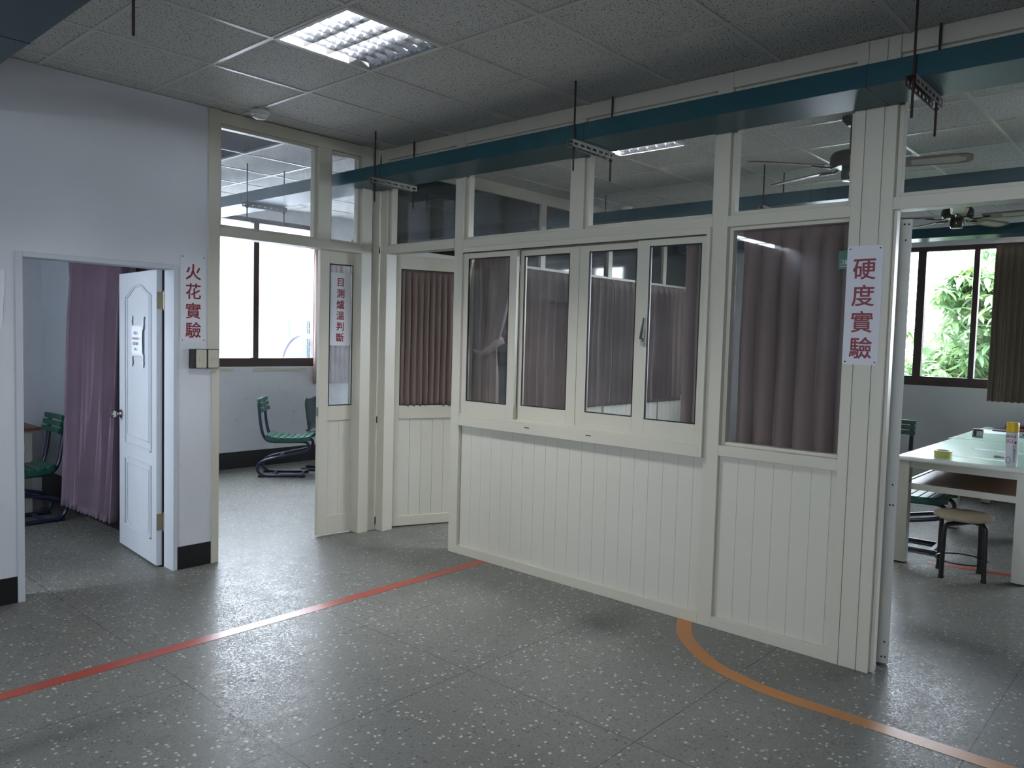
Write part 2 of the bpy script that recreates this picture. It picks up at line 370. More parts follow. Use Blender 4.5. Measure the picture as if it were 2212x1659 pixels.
GX, GY, T = -1.7925, -1.3921, .605
gx = [GX+T*k for k in range(-9, 13)]; gy = [GY+T*k for k in range(-12, 8)]
xs = [-7.5]+gx+[5.75]; ys = [-9.0]+gy+[3.45]
def cell(i, j): return (round((xs[i]-GX)/T) if 0 < i < len(xs)-1 else None, round((ys[j]-GY)/T) if 0 < j < len(ys)-1 else None)
HOLES = {(0, -1), (4, -1), (1, 3), (1, 4)}       # lamp, two missing tiles in the furnace room
mb = MB()
for i in range(len(xs)-1):
    for j in range(len(ys)-1):
        k = (round((xs[i]-GX)/T), round((ys[j]-GY)/T))
        if k in HOLES and 0 < i: continue
        if ys[j] > -.3 and xs[i+1] < -4.4: continue
        mb.box(xs[i], xs[i+1], ys[j], ys[j+1], H+.003, H+.018)
ceil = mb.build('ceiling', M['tile'], kind='structure')
tee = MB()
for x in gx: tee.box(x-.0115, x+.0115, -9.0, 3.45 if x > -4.4 else .1, H-.0015, H+.006)
for y in gy: tee.box(-7.5 if y < .1 else -4.4, 5.75, y-.0115, y+.0115, H-.002, H+.0055)
tee.build('tee_grid', M['tee'], ceil)
MB().box(-7.65, 5.75, -9.15, .12, 3.58, 3.70).box(-4.5, 5.75, .12, 3.45, 3.58, 3.70).build('slab', M['concrete'], ceil)

# ------------------------------------------------------------------ room shell
mb = MB()       # plastered wall with the spark room's doorway
mb.box(-7.5, -2.521, 0, .12, 0, H).box(-1.618, -1.414, 0, .12, 0, H).box(-2.521, -1.618, 0, .12, 1.969, H)
mb.box(-1.414, -1.386, .0, .12, 0, 1.30)
wl = mb.build('wall_left', M['wall'], kind='structure')
MB().box(-7.5, -2.524, -.004, 0, 0, .15).box(-1.614, -1.388, -.004, 0, 0, .15).build('baseboard_left', M['black'], kind='structure')
mb = MB()       # door casing
mb.box(-2.523, -2.487, -.012, .125, 0, 1.969).box(-1.644, -1.616, -.012, .125, 0, 1.969).box(-2.487, -1.644, -.012, .125, 1.939, 1.969)
mb.box(-2.487, -2.470, .05, .125, 0, 1.939)
mb.build('trim_1', M['door_white'], bev=.003, kind='structure')
mb = MB()       # wall between spark room and furnace room
mb.box(-1.47, -1.36, .12, .28, 0, H).box(-1.47, -1.36, 1.75, 3.3, 0, H).box(-1.47, -1.36, .28, 1.75, 0, .95).box(-1.47, -1.36, .28, 1.75, 2.25, H)
mb.build('wall_divider', M['wall_blue'], kind='structure')
MB().box(-1.476, -1.47, .125, 3.29, 0, .25).build('baseboard_divider', M['black'], kind='structure')
mb = MB().box(-1.46, -1.38, .28, .33, .95, 2.25).box(-1.46, -1.38, 1.70, 1.75, .95, 2.25).box(-1.46, -1.38, .33, 1.70, .95, 1.0).box(-1.46, -1.38, .33, 1.70, 2.20, 2.25).box(-1.45, -1.39, .98, 1.03, 1.0, 2.2)
w9 = mb.build('window_9', M['brown'], kind='structure')
MB().box(-1.425, -1.419, .33, 1.70, 1.0, 2.2).build('pane', M['glass'], w9)
def wall_with_windows(name, mat, axis, c0, c1, a0, a1, holes):   # axis 'y': wall in x; axis 'x': wall in y
    mb = MB(); b = (lambda p, q, z0, z1: mb.box(p, q, c0, c1, z0, z1)) if axis == 'y' else (lambda p, q, z0, z1: mb.box(c0, c1, p, q, z0, z1))
    cur = a0
    for (p, q, z0, z1) in holes:
        b(cur, p, 0, H+.6); b(p, q, 0, z0); b(p, q, z1, H+.6); cur = q
    b(cur, a1, 0, H+.6); return mb.build(name, mat, kind='structure')
wall_with_windows('wall_far', M['wall_dirty'], 'y', 3.3, 3.45, -4.5, 5.75, [(-1.1, 1.668, 1.16, 2.86), (2.15, 3.35, 1.16, 2.77)])
wall_with_windows('wall_right', M['wall_light'], 'x', 5.6, 5.75, -9, 3.3, [(-8.0, -5.2, 1.17, 2.70), (-4.0, -1.2, 1.17, 2.70)])
wall_with_windows('wall_entrance', M['wall'], 'x', -7.65, -7.5, -9, .12, [(-5.4, -2.6, 1.2, 2.30)])
wall_with_windows('wall_rear', M['wall'], 'y', -9.15, -9.0, -7.65, 5.75, [(-4.6, -3.4, 1.2, 2.2)])
MB().box(-1.34, 3.6, 3.285, 3.3, 0, .19).build('baseboard_far', M['black'], kind='structure')
MB().box(3.6, 3.72, .2, 3.3, 0, H).build('wall_furnace', M['wall'], kind='structure')
wall_with_windows('wall_spark', M['wall_blue'], 'x', -4.5, -4.38, .12, 3.3, [(.25, 1.4, 1.0, 2.5)])
# column in the spark room's corner
MB().box(-1.78, -1.47, 3.02, 3.3, 0, H).build('wall_corner', M['wall'], kind='structure')

def brown_window(name, axis, c, a0, a1, z0, z1, mull, glassmat='glass_clear', dep=.07, wid=.05, sill=.10):
    mb = MB(); bx = (lambda p, q, y0, y1, s, t: mb.box(p, q, c+y0, c+y1, s, t)) if axis == 'y' else (lambda p, q, y0, y1, s, t: mb.box(c+y0, c+y1, p, q, s, t))
    bx(a0, a0+wid, -.01, dep, z0, z1); bx(a1-wid, a1, -.01, dep, z0, z1); bx(a0+wid, a1-wid, -.01, dep, z1-wid, z1); bx(a0+wid, a1-wid, -.015, dep, z0, z0+sill)
    for (p, q) in mull: bx(p, q, .0, dep, z0+sill, z1-wid)
    fr = mb.build(name, M['brown'], bev=.003, kind='structure')
    g = MB()
    if axis == 'y': g.box(a0+wid, a1-wid, c+.03, c+.035, z0+sill, z1-wid)
    else: g.box(c+.03, c+.035, a0+wid, a1-wid, z0+sill, z1-wid)
    g.build('pane', M[glassmat], fr); return fr
brown_window('window_1', 'y', 3.33, -1.1, 1.668, 1.16, 2.86, [(-.20, -.12), (.815, .885)])
brown_window('window_2', 'y', 3.33, 2.15, 3.35, 1.16, 2.77, [(2.7, 2.77)])
brown_window('window_3', 'x', -4.47, .25, 1.4, 1.0, 2.5, [(.80, .86)])
brown_window('window_4', 'x', 5.63, -4.0, -1.2, 1.17, 2.70, [(-2.50, -2.415), (-3.02, -2.965), (-1.85, -1.78)])
brown_window('window_5', 'x', 5.63, -8.0, -5.2, 1.17, 2.70, [(-6.6, -6.5)])
brown_window('window_6', 'x', -7.60, -5.4, -2.6, 1.2, 2.30, [(-4.5, -4.42), (-3.58, -3.5)])
brown_window('window_rear_added', 'y', -9.10, -4.6, -3.4, 1.2, 2.2, [(-4.05, -3.97)])  # unseen window, added to light the plastered wall

# ------------------------------------------------------------------ aluminium partition in line with the plastered wall
def glazed(mbf, mbg, axis, a0, a1, z0, z1, fr=.022, c=0.0):   # slim inner frame + pane
    b = (lambda m, p, q, y0, y1, s, t: m.box(p, q, c+y0, c+y1, s, t)) if axis == 'y' else (lambda m, p, q, y0, y1, s, t: m.box(c+y0, c+y1, p, q, s, t))
    b(mbf, a0, a0+fr, .025, .075, z0, z1); b(mbf, a1-fr, a1, .025, .075, z0, z1); b(mbf, a0+fr, a1-fr, .025, .075, z0, z0+fr); b(mbf, a0+fr, a1-fr, .025, .075, z1-fr, z1)
    b(mbg, a0+fr, a1-fr, .048, .053, z0+fr, z1-fr)
f1 = MB()
f1.box(-1.414, -1.334, -.008, .10, 1.30, H).box(-1.386, -1.334, -.008, .10, 0, 1.30)        # post by the plaster
f1.box(-.571, -.462, 0, .10, 2.235, 2.92).box(-.180, -.085, -.005, .10, 0, H).box(-.085, -.0, .012, .10, 0, H)
f1.box(-1.334, -.180, 0, .10, 2.92, H-.004).box(-1.334, -.180, -.012, .10, 2.185, 2.245)
g1 = MB(); g1b = MB()
glazed(f1, g1, 'y', -1.334, -.571, 2.245, 2.92); glazed(f1, g1b, 'y', -.462, -.180, 2.245, 2.92)
t2 = f1.build('trim_2', M['cream'], bev=.002, kind='structure')
g1.build('wide_pane', M['glass_dirty'], t2); g1b.build('narrow_pane', M['glass_dirty'], t2)

# ------------------------------------------------------------------ long aluminium partition
f2 = MB()
f2.box(-.0, .10, -.085, -.0, 0, H)                                            # corner post
f2.box(-.004, .10, -.935, -.850, 0, H-.004)                                   # post between door and sliding window
f2.box(-.004, .10, -2.955, -2.868, 0, H-.004)                                 # post right of sliding window
f2.box(0, .10, -1.985, -1.880, 2.245, 2.92)
f2.box(0, .10, -.850, -.085, 2.92, H-.004).box(0, .10, -2.868, -.935, 2.92, H-.004).box(0, .10, -3.590, -2.955, 2.92, H-.004).box(0, .10, -8.9, -3.782, 2.92, H-.004)
f2.box(-.012, .10, -.850, -.085, 2.195, 2.255).box(-.004, .10, -2.868, -.935, 2.190, 2.248).box(-.004, .10, -3.590, -2.955, 2.188, 2.245).box(-.006, .10, -5.0, -3.782, 2.205, 2.262)
f2.box(-.004, .10, -3.590, -2.955, .955, 1.012).box(-.004, .10, -2.868, -.935, 0, .062).box(-.004, .10, -3.590, -2.955, 0, .062)
f2.box(-.008, .10, -3.640, -3.590, 0, H-.004).box(-.008, .10, -3.724, -3.643, 0, H-.004).box(-.008, .10, -3.782, -3.727, 0, H-.004).box(.0, .10, -3.75, -3.6, 0, H-.01)
f2.box(.02, .07, -3.796, -3.782, 0, 2.205)
f2.box(.03, .08, -2.975, -2.955, 1.012, 2.188).box(.03, .08, -3.59, -3.575, 1.012, 2.188).box(.03, .08, -3.575, -2.975, 1.012, 1.03).box(.03, .08, -3.575, -2.975, 2.170, 2.188)
panes = []
for i, (a0, a1) in enumerate(((-.850, -.085), (-1.880, -.935), (-2.868, -1.985), (-3.590, -2.955), (-5.0, -3.782))):
    g = MB(); glazed(f2, g, 'x', a0, a1, 2.248 if i < 4 else 2.262, 2.92); panes.append(g)
f2.box(0, .10, -8.9, -5.0, 0, H-.004)
t3 = f2.build('trim_3', M['cream'], bev=.002, kind='structure')
for g in panes: g.build('pane', M['glass'], t3)
MB().box(.052, .057, -3.575, -2.975, 1.03, 2.170).build('pane', M['glass'], t3)
pn = MB()
y = -.945
while y > -2.868:
    y2 = max(y-.0975, -2.870); pn.box(.022, .05, y2+.0006, y-.0006, .058, .955); y -= .0975
y = -2.965
while y > -3.588:
    y2 = max(y-.0985, -3.590); pn.box(.022, .05, y2+.0006, y-.0006, .058, .958); y -= .0985
pn.box(.0245, .06, -3.59, -.94, .03, .96)
pn.build('wall_partition', M['panel'], bev=.001, kind='structure')

# sliding window: outer box frame, four sashes on two tracks
wf = MB()
Y0, Y1, Z0, Z1 = -2.868, -.935, .935, 2.190
wf.box(-.028, .095, Y1-.022, Y1, Z0, Z1).box(-.028, .095, Y0, Y0+.022, Z0, Z1).box(-.028, .095, Y0+.022, Y1-.022, Z1-.035, Z1)
wf.box(-.028, .095, Y0+.022, Y1-.022, Z0, 1.000).box(-.022, -.012, Y0+.022, Y1-.022, 1.000, 1.020).box(.030, .040, Y0+.022, Y1-.022, 1.000, 1.022)
w8 = wf.build('window_8', M['cream'], bev=.002, kind='structure')
for yy in (-1.62, -2.12): MB().box(-.029, -.026, yy, yy+.04, .975, .981).build('drain_slot', M['seal'], w8)
for (a0, a1, gl0, gl1, x0) in ((-.957, -1.458, -1.004, -1.392, -.010), (-1.440, -1.935, -1.478, -1.860, .042), (-1.938, -2.440, -2.012, -2.362, .042), (-2.398, -2.846, -2.480, -2.812, -.010)):
    s = MB(); zb, zt = 1.018, 2.150
    x1 = x0+.030
    s.box(x0, x1, gl0, a0, zb, zt).box(x0, x1, a1, gl1, zb, zt).box(x0, x1, gl1, gl0, zb, 1.112).box(x0, x1, gl1, gl0, 2.112, zt)
    so = s.build('sash', M['cream'], w8, bev=.002)
    xm = (x0+x1)/2
    MB().box(xm-.003, xm+.003, gl1, gl0, 1.112, 2.112).build('sash_pane', M['glass'], so)
    sl = MB(); e = .006
    sl.box(x0-.0004, xm-.004, gl0-e, gl0, 1.112, 2.112).box(x0-.0004, xm-.004, gl1, gl1+e, 1.112, 2.112).box(x0-.0004, xm-.004, gl1+e, gl0-e, 1.112, 1.112+e).box(x0-.0004, xm-.004, gl1+e, gl0-e, 2.112-e, 2.112)
    sl.build('seal', M['seal'], so)
    if a0 == -2.398:
        hd = MB().box(-.022, -.008, -2.468, -2.445, 1.545, 1.625)
        hd.tube([(-.022, -2.458, 1.57), (-.045, -2.462, 1.58), (-.050, -2.470, 1.62), (-.046, -2.478, 1.70)], [.009, .009, .008, .005], 8)
        hd.build('latch_handle', M['chrome'], so, smooth=True)
MB().box(-.0285, -.0265, Y0+.03, Y1-.03, 2.147, 2.154).build('track_gap', M['seal'], w8)

# partition of blacked-out panes that closes the hardness room behind
f3 = MB()
f3.box(.10, 5.6, .10, .18, 2.90, H).box(.10, 5.6, .10, .18, 2.215, 2.275).box(.10, 5.6, .10, .18, .84, .90).box(.10, 5.6, .10, .18, 0, .07)
for x in (.10, .95, 2.085, 3.25, 4.4, 5.52): f3.box(x, x+.075, .098, .18, 0, H)
t4 = f3.build('trim_4', M['cream'], bev=.002, kind='structure')
for a, b in zip((.175, 1.025, 2.16, 3.325, 4.475), (.95, 2.085, 3.25, 4.4, 5.52)):
    MB().box(a, b, .13, .14, 2.275, 2.90).build('dark_pane', M['dark_pane'], t4); MB().box(a, b, .13, .14, .90, 2.215).build('dark_pane', M['dark_pane'], t4)
pb = MB()
x = .175
while x < 5.5: pb.box(x+.0015, x+.097, .115, .14, .07, .84); x += .0985
pb.build('board_panel', M['panel'], t4)

# ------------------------------------------------------------------ doors
def text_chars(chars, size, frame, mat, parent, name='lettering', off=.0, thick=.0006, weight=0.0, sx=1.0):
    """chars: list of (string, cx, cy) laid out in the plane frame=(origin, ux, uy, un); one mesh."""
    o, ux, uy, un = map(Vector, frame); mb = MB()
    for ch, cx, cy in chars:
        cu_ = bpy.data.curves.new('glyph', 'FONT'); cu_.body = ch; cu_.size = size; cu_.align_x = 'CENTER'; cu_.align_y = 'CENTER'
        cu_.extrude = thick; cu_.bevel_depth = weight; cu_.bevel_resolution = 1; cu_.resolution_u = 3
        ob = bpy.data.objects.new('glyph', cu_); COL.objects.link(ob)
        dg = bpy.context.evaluated_depsgraph_get(); me = bpy.data.meshes.new_from_object(ob.evaluated_get(dg))
        vs = [v.co.copy() for v in me.vertices]; fs = [tuple(p.vertices) for p in me.polygons]
        bpy.data.objects.remove(ob); bpy.data.meshes.remove(me); bpy.data.curves.remove(cu_)
        if not vs: continue
        mx = (min(v.x for v in vs)+max(v.x for v in vs))/2; my = (min(v.y for v in vs)+max(v.y for v in vs))/2
        mb.add([o+ux*(cx+(v.x-mx)*sx)+uy*(cy+(v.y-my))+un*(off+v.z) for v in vs], fs)
    return mb.build(name, mat, parent)

# white moulded door of the spark room, swung into that room
LP0 = Vector((-1.688, .139, 0)); lang = math.atan2(-.0805, .9968)          # leaf runs along +y, turned a little
d1 = MB().box(0, .038, 0, .742, .012, 1.942).build('door_1', M['door_white'], bev=.003, kind='structure')
d1.location = LP0; d1.rotation_euler = (0, 0, lang)
def mold(poly, name):
    pts = [(-.004, u, z) for u, z in poly]
    m = MB(); m.tube(pts+[pts[0]], .009, 8, flat=None, cap=False)
    inn = []
    cx = sum(p[0] for p in poly)/len(poly); cz = sum(p[1] for p in poly)/len(poly)
    inn = [(cx+(u-cx)*.84, cz+(z-cz)*(1-.04/(max(p[1] for p in poly)-min(p[1] for p in poly))*1.6)) for u, z in poly]
    pts = [(-.0015, u, z) for u, z in inn]; m.tube(pts+[pts[0]], .006, 6, cap=False)
    m.build(name, M['door_white'], d1, smooth=True)
arch = [(.09, .756), (.60, .762), (.60, 1.780)]
for k in range(25):
    t = k/24; u = .60-.51*t; q_ = min(1, min(t, 1-t)/.42); z = 1.780+.068*q_*q_*(3-2*q_); arch.append((u, z))
mold(arch[:-1]+[(.09, 1.780)], 'arched_panel'); mold([(.09, .18), (.60, .18), (.60, .655), (.09, .655)], 'lower_panel')
kb = MB().lathe([(.0, 0), (.033, .0), (.032, .006), (.018, .011), (.011, .02), (.011, .03), (.020, .037), (.027, .050), (.028, .062), (.022, .074), (0, .078)], (-.001, .690, .953), (-1, 0, 0), 20)
kb.build('door_knob', M['chrome'], d1, smooth=True)
kb = MB().lathe([(.0, 0), (.033, .0), (.032, .006), (.018, .011), (.011, .02), (.011, .03), (.020, .037), (.027, .050), (.028, .062), (.022, .074), (0, .078)], (.039, .690, .953), (1, 0, 0), 20)
kb.build('door_knob', M['chrome'], d1, smooth=True)
for zc in (1.745, .30):
    h = MB().box(.002, .036, -.0035, .0, zc-.055, zc+.055); h.cyl((.043, -.008, zc-.055), (.043, -.008, zc+.055), .007, 10).cyl((.043, -.008, zc-.066), (.043, -.008, zc+.066), .004, 8).box(.045, .075, -.012, -.009, zc-.055, zc+.055)
    for dz in (-.04, -.013, .013, .04): h.cyl((.012 if abs(dz) > .03 else .024, -.006, zc+dz), (.012 if abs(dz) > .03 else .024, -.003, zc+dz), .004, 8)
    h.build('hinge', M['brass'], d1)
# black strip in place of the gap's shade at the casing's hinge side
MB().box(-1.652, -1.640, .126, .150, 0, 1.94).build('gap_shade_strip', M['gap_shade'], kind='structure')

def alu_door(name, w, zt, gl0, gl1, gz0, gz1, pz0, pz1, loc, rz, th=.02, gm='glass'):
    """leaf in local x (0..w), thickness in y (0..-.04 side faces the viewer)."""
    b = MB(); t0, t1 = -th, th
    b.box(0, gl0, t0, t1, .012, zt).box(gl1, w, t0, t1, .012, zt).box(gl0, gl1, t0, t1, gz1, zt).box(gl0, gl1, t0, t1, pz1, gz0).box(gl0, gl1, t0, t1, .012, pz0)
    d = b.build(name, M['cream'], bev=.002, kind='structure'); d.location = loc; d.rotation_euler = (0, 0, rz)
    MB().box(gl0, gl1, -.003, .003, gz0, gz1).build('pane', M[gm], d)
    q = MB(); x = gl0; n = max(1, round((gl1-gl0)/.098)); st = (gl1-gl0)/n
    for k in range(n): q.box(gl0+k*st+.001, gl0+(k+1)*st-.001, -.008, .008, pz0, pz1)
    q.build('panel', M['panel'], d)
    e = .007; s = MB()
    for yy in (-th-.0005, th-.0035):
        s.box(gl0, gl0+e, yy, yy+.004, gz0, gz1).box(gl1-e, gl1, yy, yy+.004, gz0, gz1).box(gl0+e, gl1-e, yy, yy+.004, gz0, gz0+e).box(gl0+e, gl1-e, yy, yy+.004, gz1-e, gz1)
    s.build('seal', M['seal'], d); return d
# narrow leaf of the furnace room's double door (closed, hinged by the corner)
dx, dy = -.485+.098, .115-.080
d2 = alu_door('door_2', .385, 2.188, .080, .285, 1.008, 2.094, .155, .895, (-.480, .120, 0), math.atan2(.080-.115, .387), gm='glass_dirty')
MB().box(-.003, .0, -.012, .012, .93, 1.0).box(-.006, -.003, -.009, .009, .945, .985).build('strike_plate', M['steel'], d2)
# wide leaf of the same door, swung right back against the dividing wall
d2b = alu_door('door_3', .78, 2.188, .10, .68, 1.008, 2.094, .155, .895, (-1.312, .13, 0), radians(86))
MB().cyl((.72, -.02, 1.0), (.72, -.06, 1.0), .012).build('door_knob', M['chrome'], d2b, smooth=True)
# far door of the long partition, ajar into the hardness room
d4 = alu_door('door_4', .765, 2.200, .09, .675, .998, 2.095, .090, .890, (.098, -.005, 0), math.atan2(-.215, .51))
for zc in (1.952, 1.77, .27):
    h = MB().box(-.016, .0, -.022, -.018, zc-.06, zc+.03).box(-.034, -.016, -.030, -.016, zc-.085, zc-.02).cyl((-.012, -.028, zc-.085), (-.012, -.028, zc+.05), .008, 8)
    h.box(-.06, -.034, -.018, -.014, zc-.085, zc-.02)
    h.build('hinge', M['cream'], d4)
# near door of the long partition, folded back inside the hardness room, seen along its hinge edge
ang = radians(23)
d5 = alu_door('door_5', .80, 2.180, .10, .70, .998, 2.095, .090, .890, (.150, -3.800, 0), ang, .028)
MB().box(-.0012, 0, -.026, .026, .02, 2.178).build('edge_strip', M['alu'], d5)
h = MB()
for zc in (1.735, 1.905, .29):
    k = MB().box(-.006, .0, -.004, .022, zc, zc+.075).box(-.010, .0, .022, .036, zc, zc+.085).box(-.012, 0, .030, .046, zc-.075, zc-.005).cyl((-.004, .034, zc-.08), (-.004, .034, zc+.08), .007, 8)
    k.build('hinge', M['cream'], d5)
for (yy, zz) in ((-.012, 2.155), (.006, 2.155), (-.002, 2.08), (-.004, .90), (-.011, .80), (.003, .80), (-.006, .12), (-.012, .045), (.004, .045)):
    MB().cyl((-.004, yy, zz), (-.0005, yy, zz), .0045, 10).build('screw', M['seal'], d5)


# ------------------------------------------------------------------ lamp, detectors
def troffer(cx, cy, label, lit=3):
    r = thing('ceiling_light', label, 'ceiling light', (cx, cy, H), world=True)
    a = .296
    f = MB(); w_ = .02
    f.box(cx-a, cx-a+w_, cy-a, cy+a, H-.006, H+.09).box(cx+a-w_, cx+a, cy-a, cy+a, H-.006, H+.09).box(cx-a+w_, cx+a-w_, cy-a, cy-a+w_, H-.006, H+.09).box(cx-a+w_, cx+a-w_, cy+a-w_, cy+a, H-.006, H+.09)
    f.build('frame', M['fixwhite'], r, bev=.002)
    MB().box(cx-a+w_, cx+a-w_, cy-a+w_, cy+a-w_, H+.085, H+.095).build('reflector', M['reflector'], r)
    b = a-w_; n = 4; pit = 2*b/n
    lv = MB()
    for i in range(n+1):        # long mirror fins along the tubes
        x = cx-b+i*pit
        lv.add([(x, cy-b, H-.003), (x-.016, cy-b, H+.05), (x+.016, cy-b, H+.05), (x, cy+b, H-.003), (x-.016, cy+b, H+.05), (x+.016, cy+b, H+.05)], [(0,3,4,1), (0,2,5,3), (1,4,5,2), (0,1,2), (3,5,4)])
    cb = lv; m = 7
    for i in range(n):
        x0, x1 = cx-b+i*pit+.003, cx-b+(i+1)*pit-.003
        for j in range(1, m):
            y = cy-b+2*b*j/m
            P = []
            for t in range(7):
                s = t/6; x = x0+(x1-x0)*s; z = H+.040-.030*abs(2*s-1)**1.5
                P.append((x, z))
            vs = [(x, y-.0015, H-.001) for x, z in P]+[(x, y-.006, z+.004) for x, z in P]+[(x, y+.0015, H-.001) for x, z in P]+[(x, y+.006, z+.004) for x, z in P]
            fs = []
            for t in range(6): fs += [(t, t+1, 7+t+1, 7+t), (14+t, 21+t, 22+t, 15+t), (7+t, 8+t, 22+t, 21+t), (t, 14+t, 15+t, t+1)]
            cb.add(vs, fs)
    cb.build('mirror_louvre', M['reflector'], r)
    for i in range(n):
        x = cx-b+(i+.5)*pit
        tb = MB().cyl((x, cy-b+.015, H+.066), (x, cy+b-.015, H+.066), .0135, 14)
        o = tb.build('tube', M['tube_lit'] if i < lit else M['tube_off'], r, smooth=True)
        MB().cyl((x, cy-b+.001, H+.066), (x, cy-b+.015, H+.066), .014, 10).build('socket', M['fixwhite'], o)
        MB().cyl((x, cy+b-.015, H+.066), (x, cy+b-.001, H+.066), .014, 10).build('socket', M['fixwhite'], o)
    return r
troffer(GX+T/2, GY-T/2, 'square recessed ceiling light with mirror louvre and lit tubes')
troffer(GX+4.5*T, GY-T/2, 'lit ceiling light glimpsed through the transom glass below the teal tray', 4)
def detector(x, y, label):
    r = thing('heat_detector', label, 'detector', (x, y, H), world=True, group=None)
    MB().lathe([(.0, -.002), (.062, -.002), (.064, -.012), (.058, -.022), (0, -.023)], (x, y, H)).build('base', M['white_plastic'], r, smooth=True)
    MB().lathe([(.056, -.0225), (.054, -.03), (.045, -.034), (.043, -.048), (.030, -.055), (0, -.057)], (x, y, H)).build('sensor_dome', M['white_plastic'], r, smooth=True)
detector(-1.165, -.20, 'white round detector on the ceiling above the spark door sign')
detector(3.17, -.17, 'white round detector on the ceiling behind the transom glass')

# ------------------------------------------------------------------ cable trays and their hangers
def tray(x0, x1, y0, y1, z0, z1, label, joints=()):
    r = thing('cable_tray', label, 'cable tray', ((x0+x1)/2, (y0+y1)/2, z0), world=True, group=None)
    b = MB().box(x0, x1, y0, y1, z0, z1); b.build('duct', M['teal'], r, bev=.004)
    for jy in joints:
        MB().box(x0-.0015, x1+.0015, jy-.0015, jy+.0015, z0-.0015, z1+.0015).build('joint', M['seal'], r)
    return r
TZ0, TZ1 = 2.680, 2.776
tray(-.357, -.035, -8.9, 3.29, TZ0, TZ1, 'long dark teal cable tray running before the partition and through the hazy pane', (-.43, -2.24, -3.75, -6.4, 1.5))
tray(-3.165, -2.838, -8.9, -.01, TZ0, TZ1, 'dark teal cable tray in the top corner above the white wall', (-1.35, -3.6))
tray(2.17, 2.47, -8.9, .09, TZ0, TZ1, 'teal cable tray across the hardness room behind the transom panes', (-2.2,))
tray(4.72, 5.02, -8.9, .09, TZ0, TZ1, 'dark teal cable tray above the window with the tree', ())
def hanger(xa, xb, y, label, rusty=False, low=2.512, chan=True):
    r = thing('trapeze_hanger', label, 'hanger', ((xa+xb)/2, y, TZ0-.03), world=True, group='trapeze hangers under the cable trays')
    for x in (xa, xb):
        rd = MB().cyl((x, y, low), (x, y, H+.2), .0055, 8); o = rd.build('rod', M['rust'], r, smooth=True)
        MB().lathe([(.0, TZ0-.052), (.011, TZ0-.052), (.011, TZ0-.044), (0, TZ0-.044)], (x, y, 0), n=6).build('nut', M['rust'], o)
    z1 = TZ0-.001; z0 = z1-.040; m = M['rust'] if rusty else M['steel']
    c = MB(); a, b = xa-.035, xb+.018
    c.box(a, b, y-.021, y+.021, z1-.003, z1)                    # web on top
    # slotted flanges
    for s in (-1, 1):
        yy = y+s*.0195
        c.box(a, b, yy-.0015, yy+.0015, z0+.024, z1-.003).box(a, b, yy-.0015, yy+.0015, z0, z0+.010)
        x = a; n = 7; st = (b-a)/n
        for k in range(n+1): c.box(max(a, a+k*st-.011), min(b, a+k*st+.011), yy-.0015, yy+.0015, z0+.010, z0+.024)
    c.build('slotted_channel', m, r)
for y, lb, ru in ((-.405, 'hanger under the teal tray nearest the inner corner', False), (-2.19, 'hanger under the teal tray in front of the sliding window', False), (-3.945, 'rusty hanger under the teal tray beside the hardness sign post', True), (-5.75, 'hanger under the teal tray outside the opening', True)):
    if y > -5: hanger(-.378, -.018, y, lb, ru)
hanger(-.378, -.018, 1.36, 'hanger seen through the hazy pane of the furnace room')
hanger(-3.19, -2.805, -2.25, 'hanger with rusty rod by the lamp in the top corner', True)
hanger(2.135, 2.515, -.36, 'hanger behind the second transom pane in the hardness room')
hanger(2.135, 2.515, -2.17, 'hanger behind the transom pane beside the fan')

# ------------------------------------------------------------------ signs, switch, notice
def sign(name, label, chars, o, ux, un, w, h, size, step, top, holes=True, weight=.0012, uy=(0, 0, 1), sx=1.0):
    o, ux, un, uy = Vector(o), Vector(ux), Vector(un), Vector(uy)
    r = thing(name, label, 'sign', o, world=True)
    MB().prism(rrect(-w/2, w/2, -h/2, h/2, .010), o, ux, uy, un, .003).build('plate', M['sign'], r)
    if holes:
        for sx_ in (-1, 1):
            for sy_ in (-1, 1):
                c = o+ux*(sx_*(w/2-.014))+uy*(sy_*(h/2-.014))
                MB().cyl(c+un*.002, c+un*.0042, .0038, 10).build('screw', M['seal'], r)
    L = [(c, 0, top-step*k) for k, c in enumerate(chars)]
    text_chars(L, size, (o+un*.0034, ux, uy, un), M['red'], r, weight=weight, sx=sx)
    return r
sign('wall_sign', 'white sign with red characters on the plaster wall by the switches', '火花實驗', (-1.513, -.0005, 1.762), (1,0,0), (0,-1,0), .170, .562, .108, .1245, .172)
sign('wall_sign', 'glossy white sign with red characters on the cream post', '硬度實驗', (-.0085, -3.672, 1.762), (0,-1,0), (-1,0,0), .164, .566, .108, .1245, .172)
a2 = d2.rotation_euler.z; un2 = Vector((sin(a2), -cos(a2), 0)); ux2 = Vector((cos(a2), sin(a2), 0))
sign('door_sign', 'narrow white sign with six red characters on the leaf pane', '目測爐溫判斷', Vector((-.480, .120, 0))+ux2*.1825+Vector((0,0,1.751))+un2*.0045, ux2, un2, .176, .560, .072, .0845, .206, False, .0010)
r = thing('switch_box', 'black box with two beige switch plates on the wall end', 'light switch', (-1.45, 0, 1.376), world=True)
MB().box(-1.541, -1.357, -.040, -.0005, 1.312, 1.438).build('back_box', M['boxblack'], r, bev=.002)
for x0 in (-1.512, -1.431):
    pl = MB().prism(rrect(x0, x0+.070, 1.316, 1.434, .008), (0, -.040, 0), (1,0,0), (0,0,1), (0,-1,0), .006).build('switch_plate', M['switch'], r, bev=.0015)
    MB().box(x0+.022, x0+.050, -.0505, -.046, 1.363, 1.384).build('rocker', M['switch'], pl, bev=.001)
    MB().cyl((x0+.0435, -.0512, 1.377), (x0+.0435, -.0500, 1.377), .0018, 8).build('pilot_dot', M['seal'], pl)
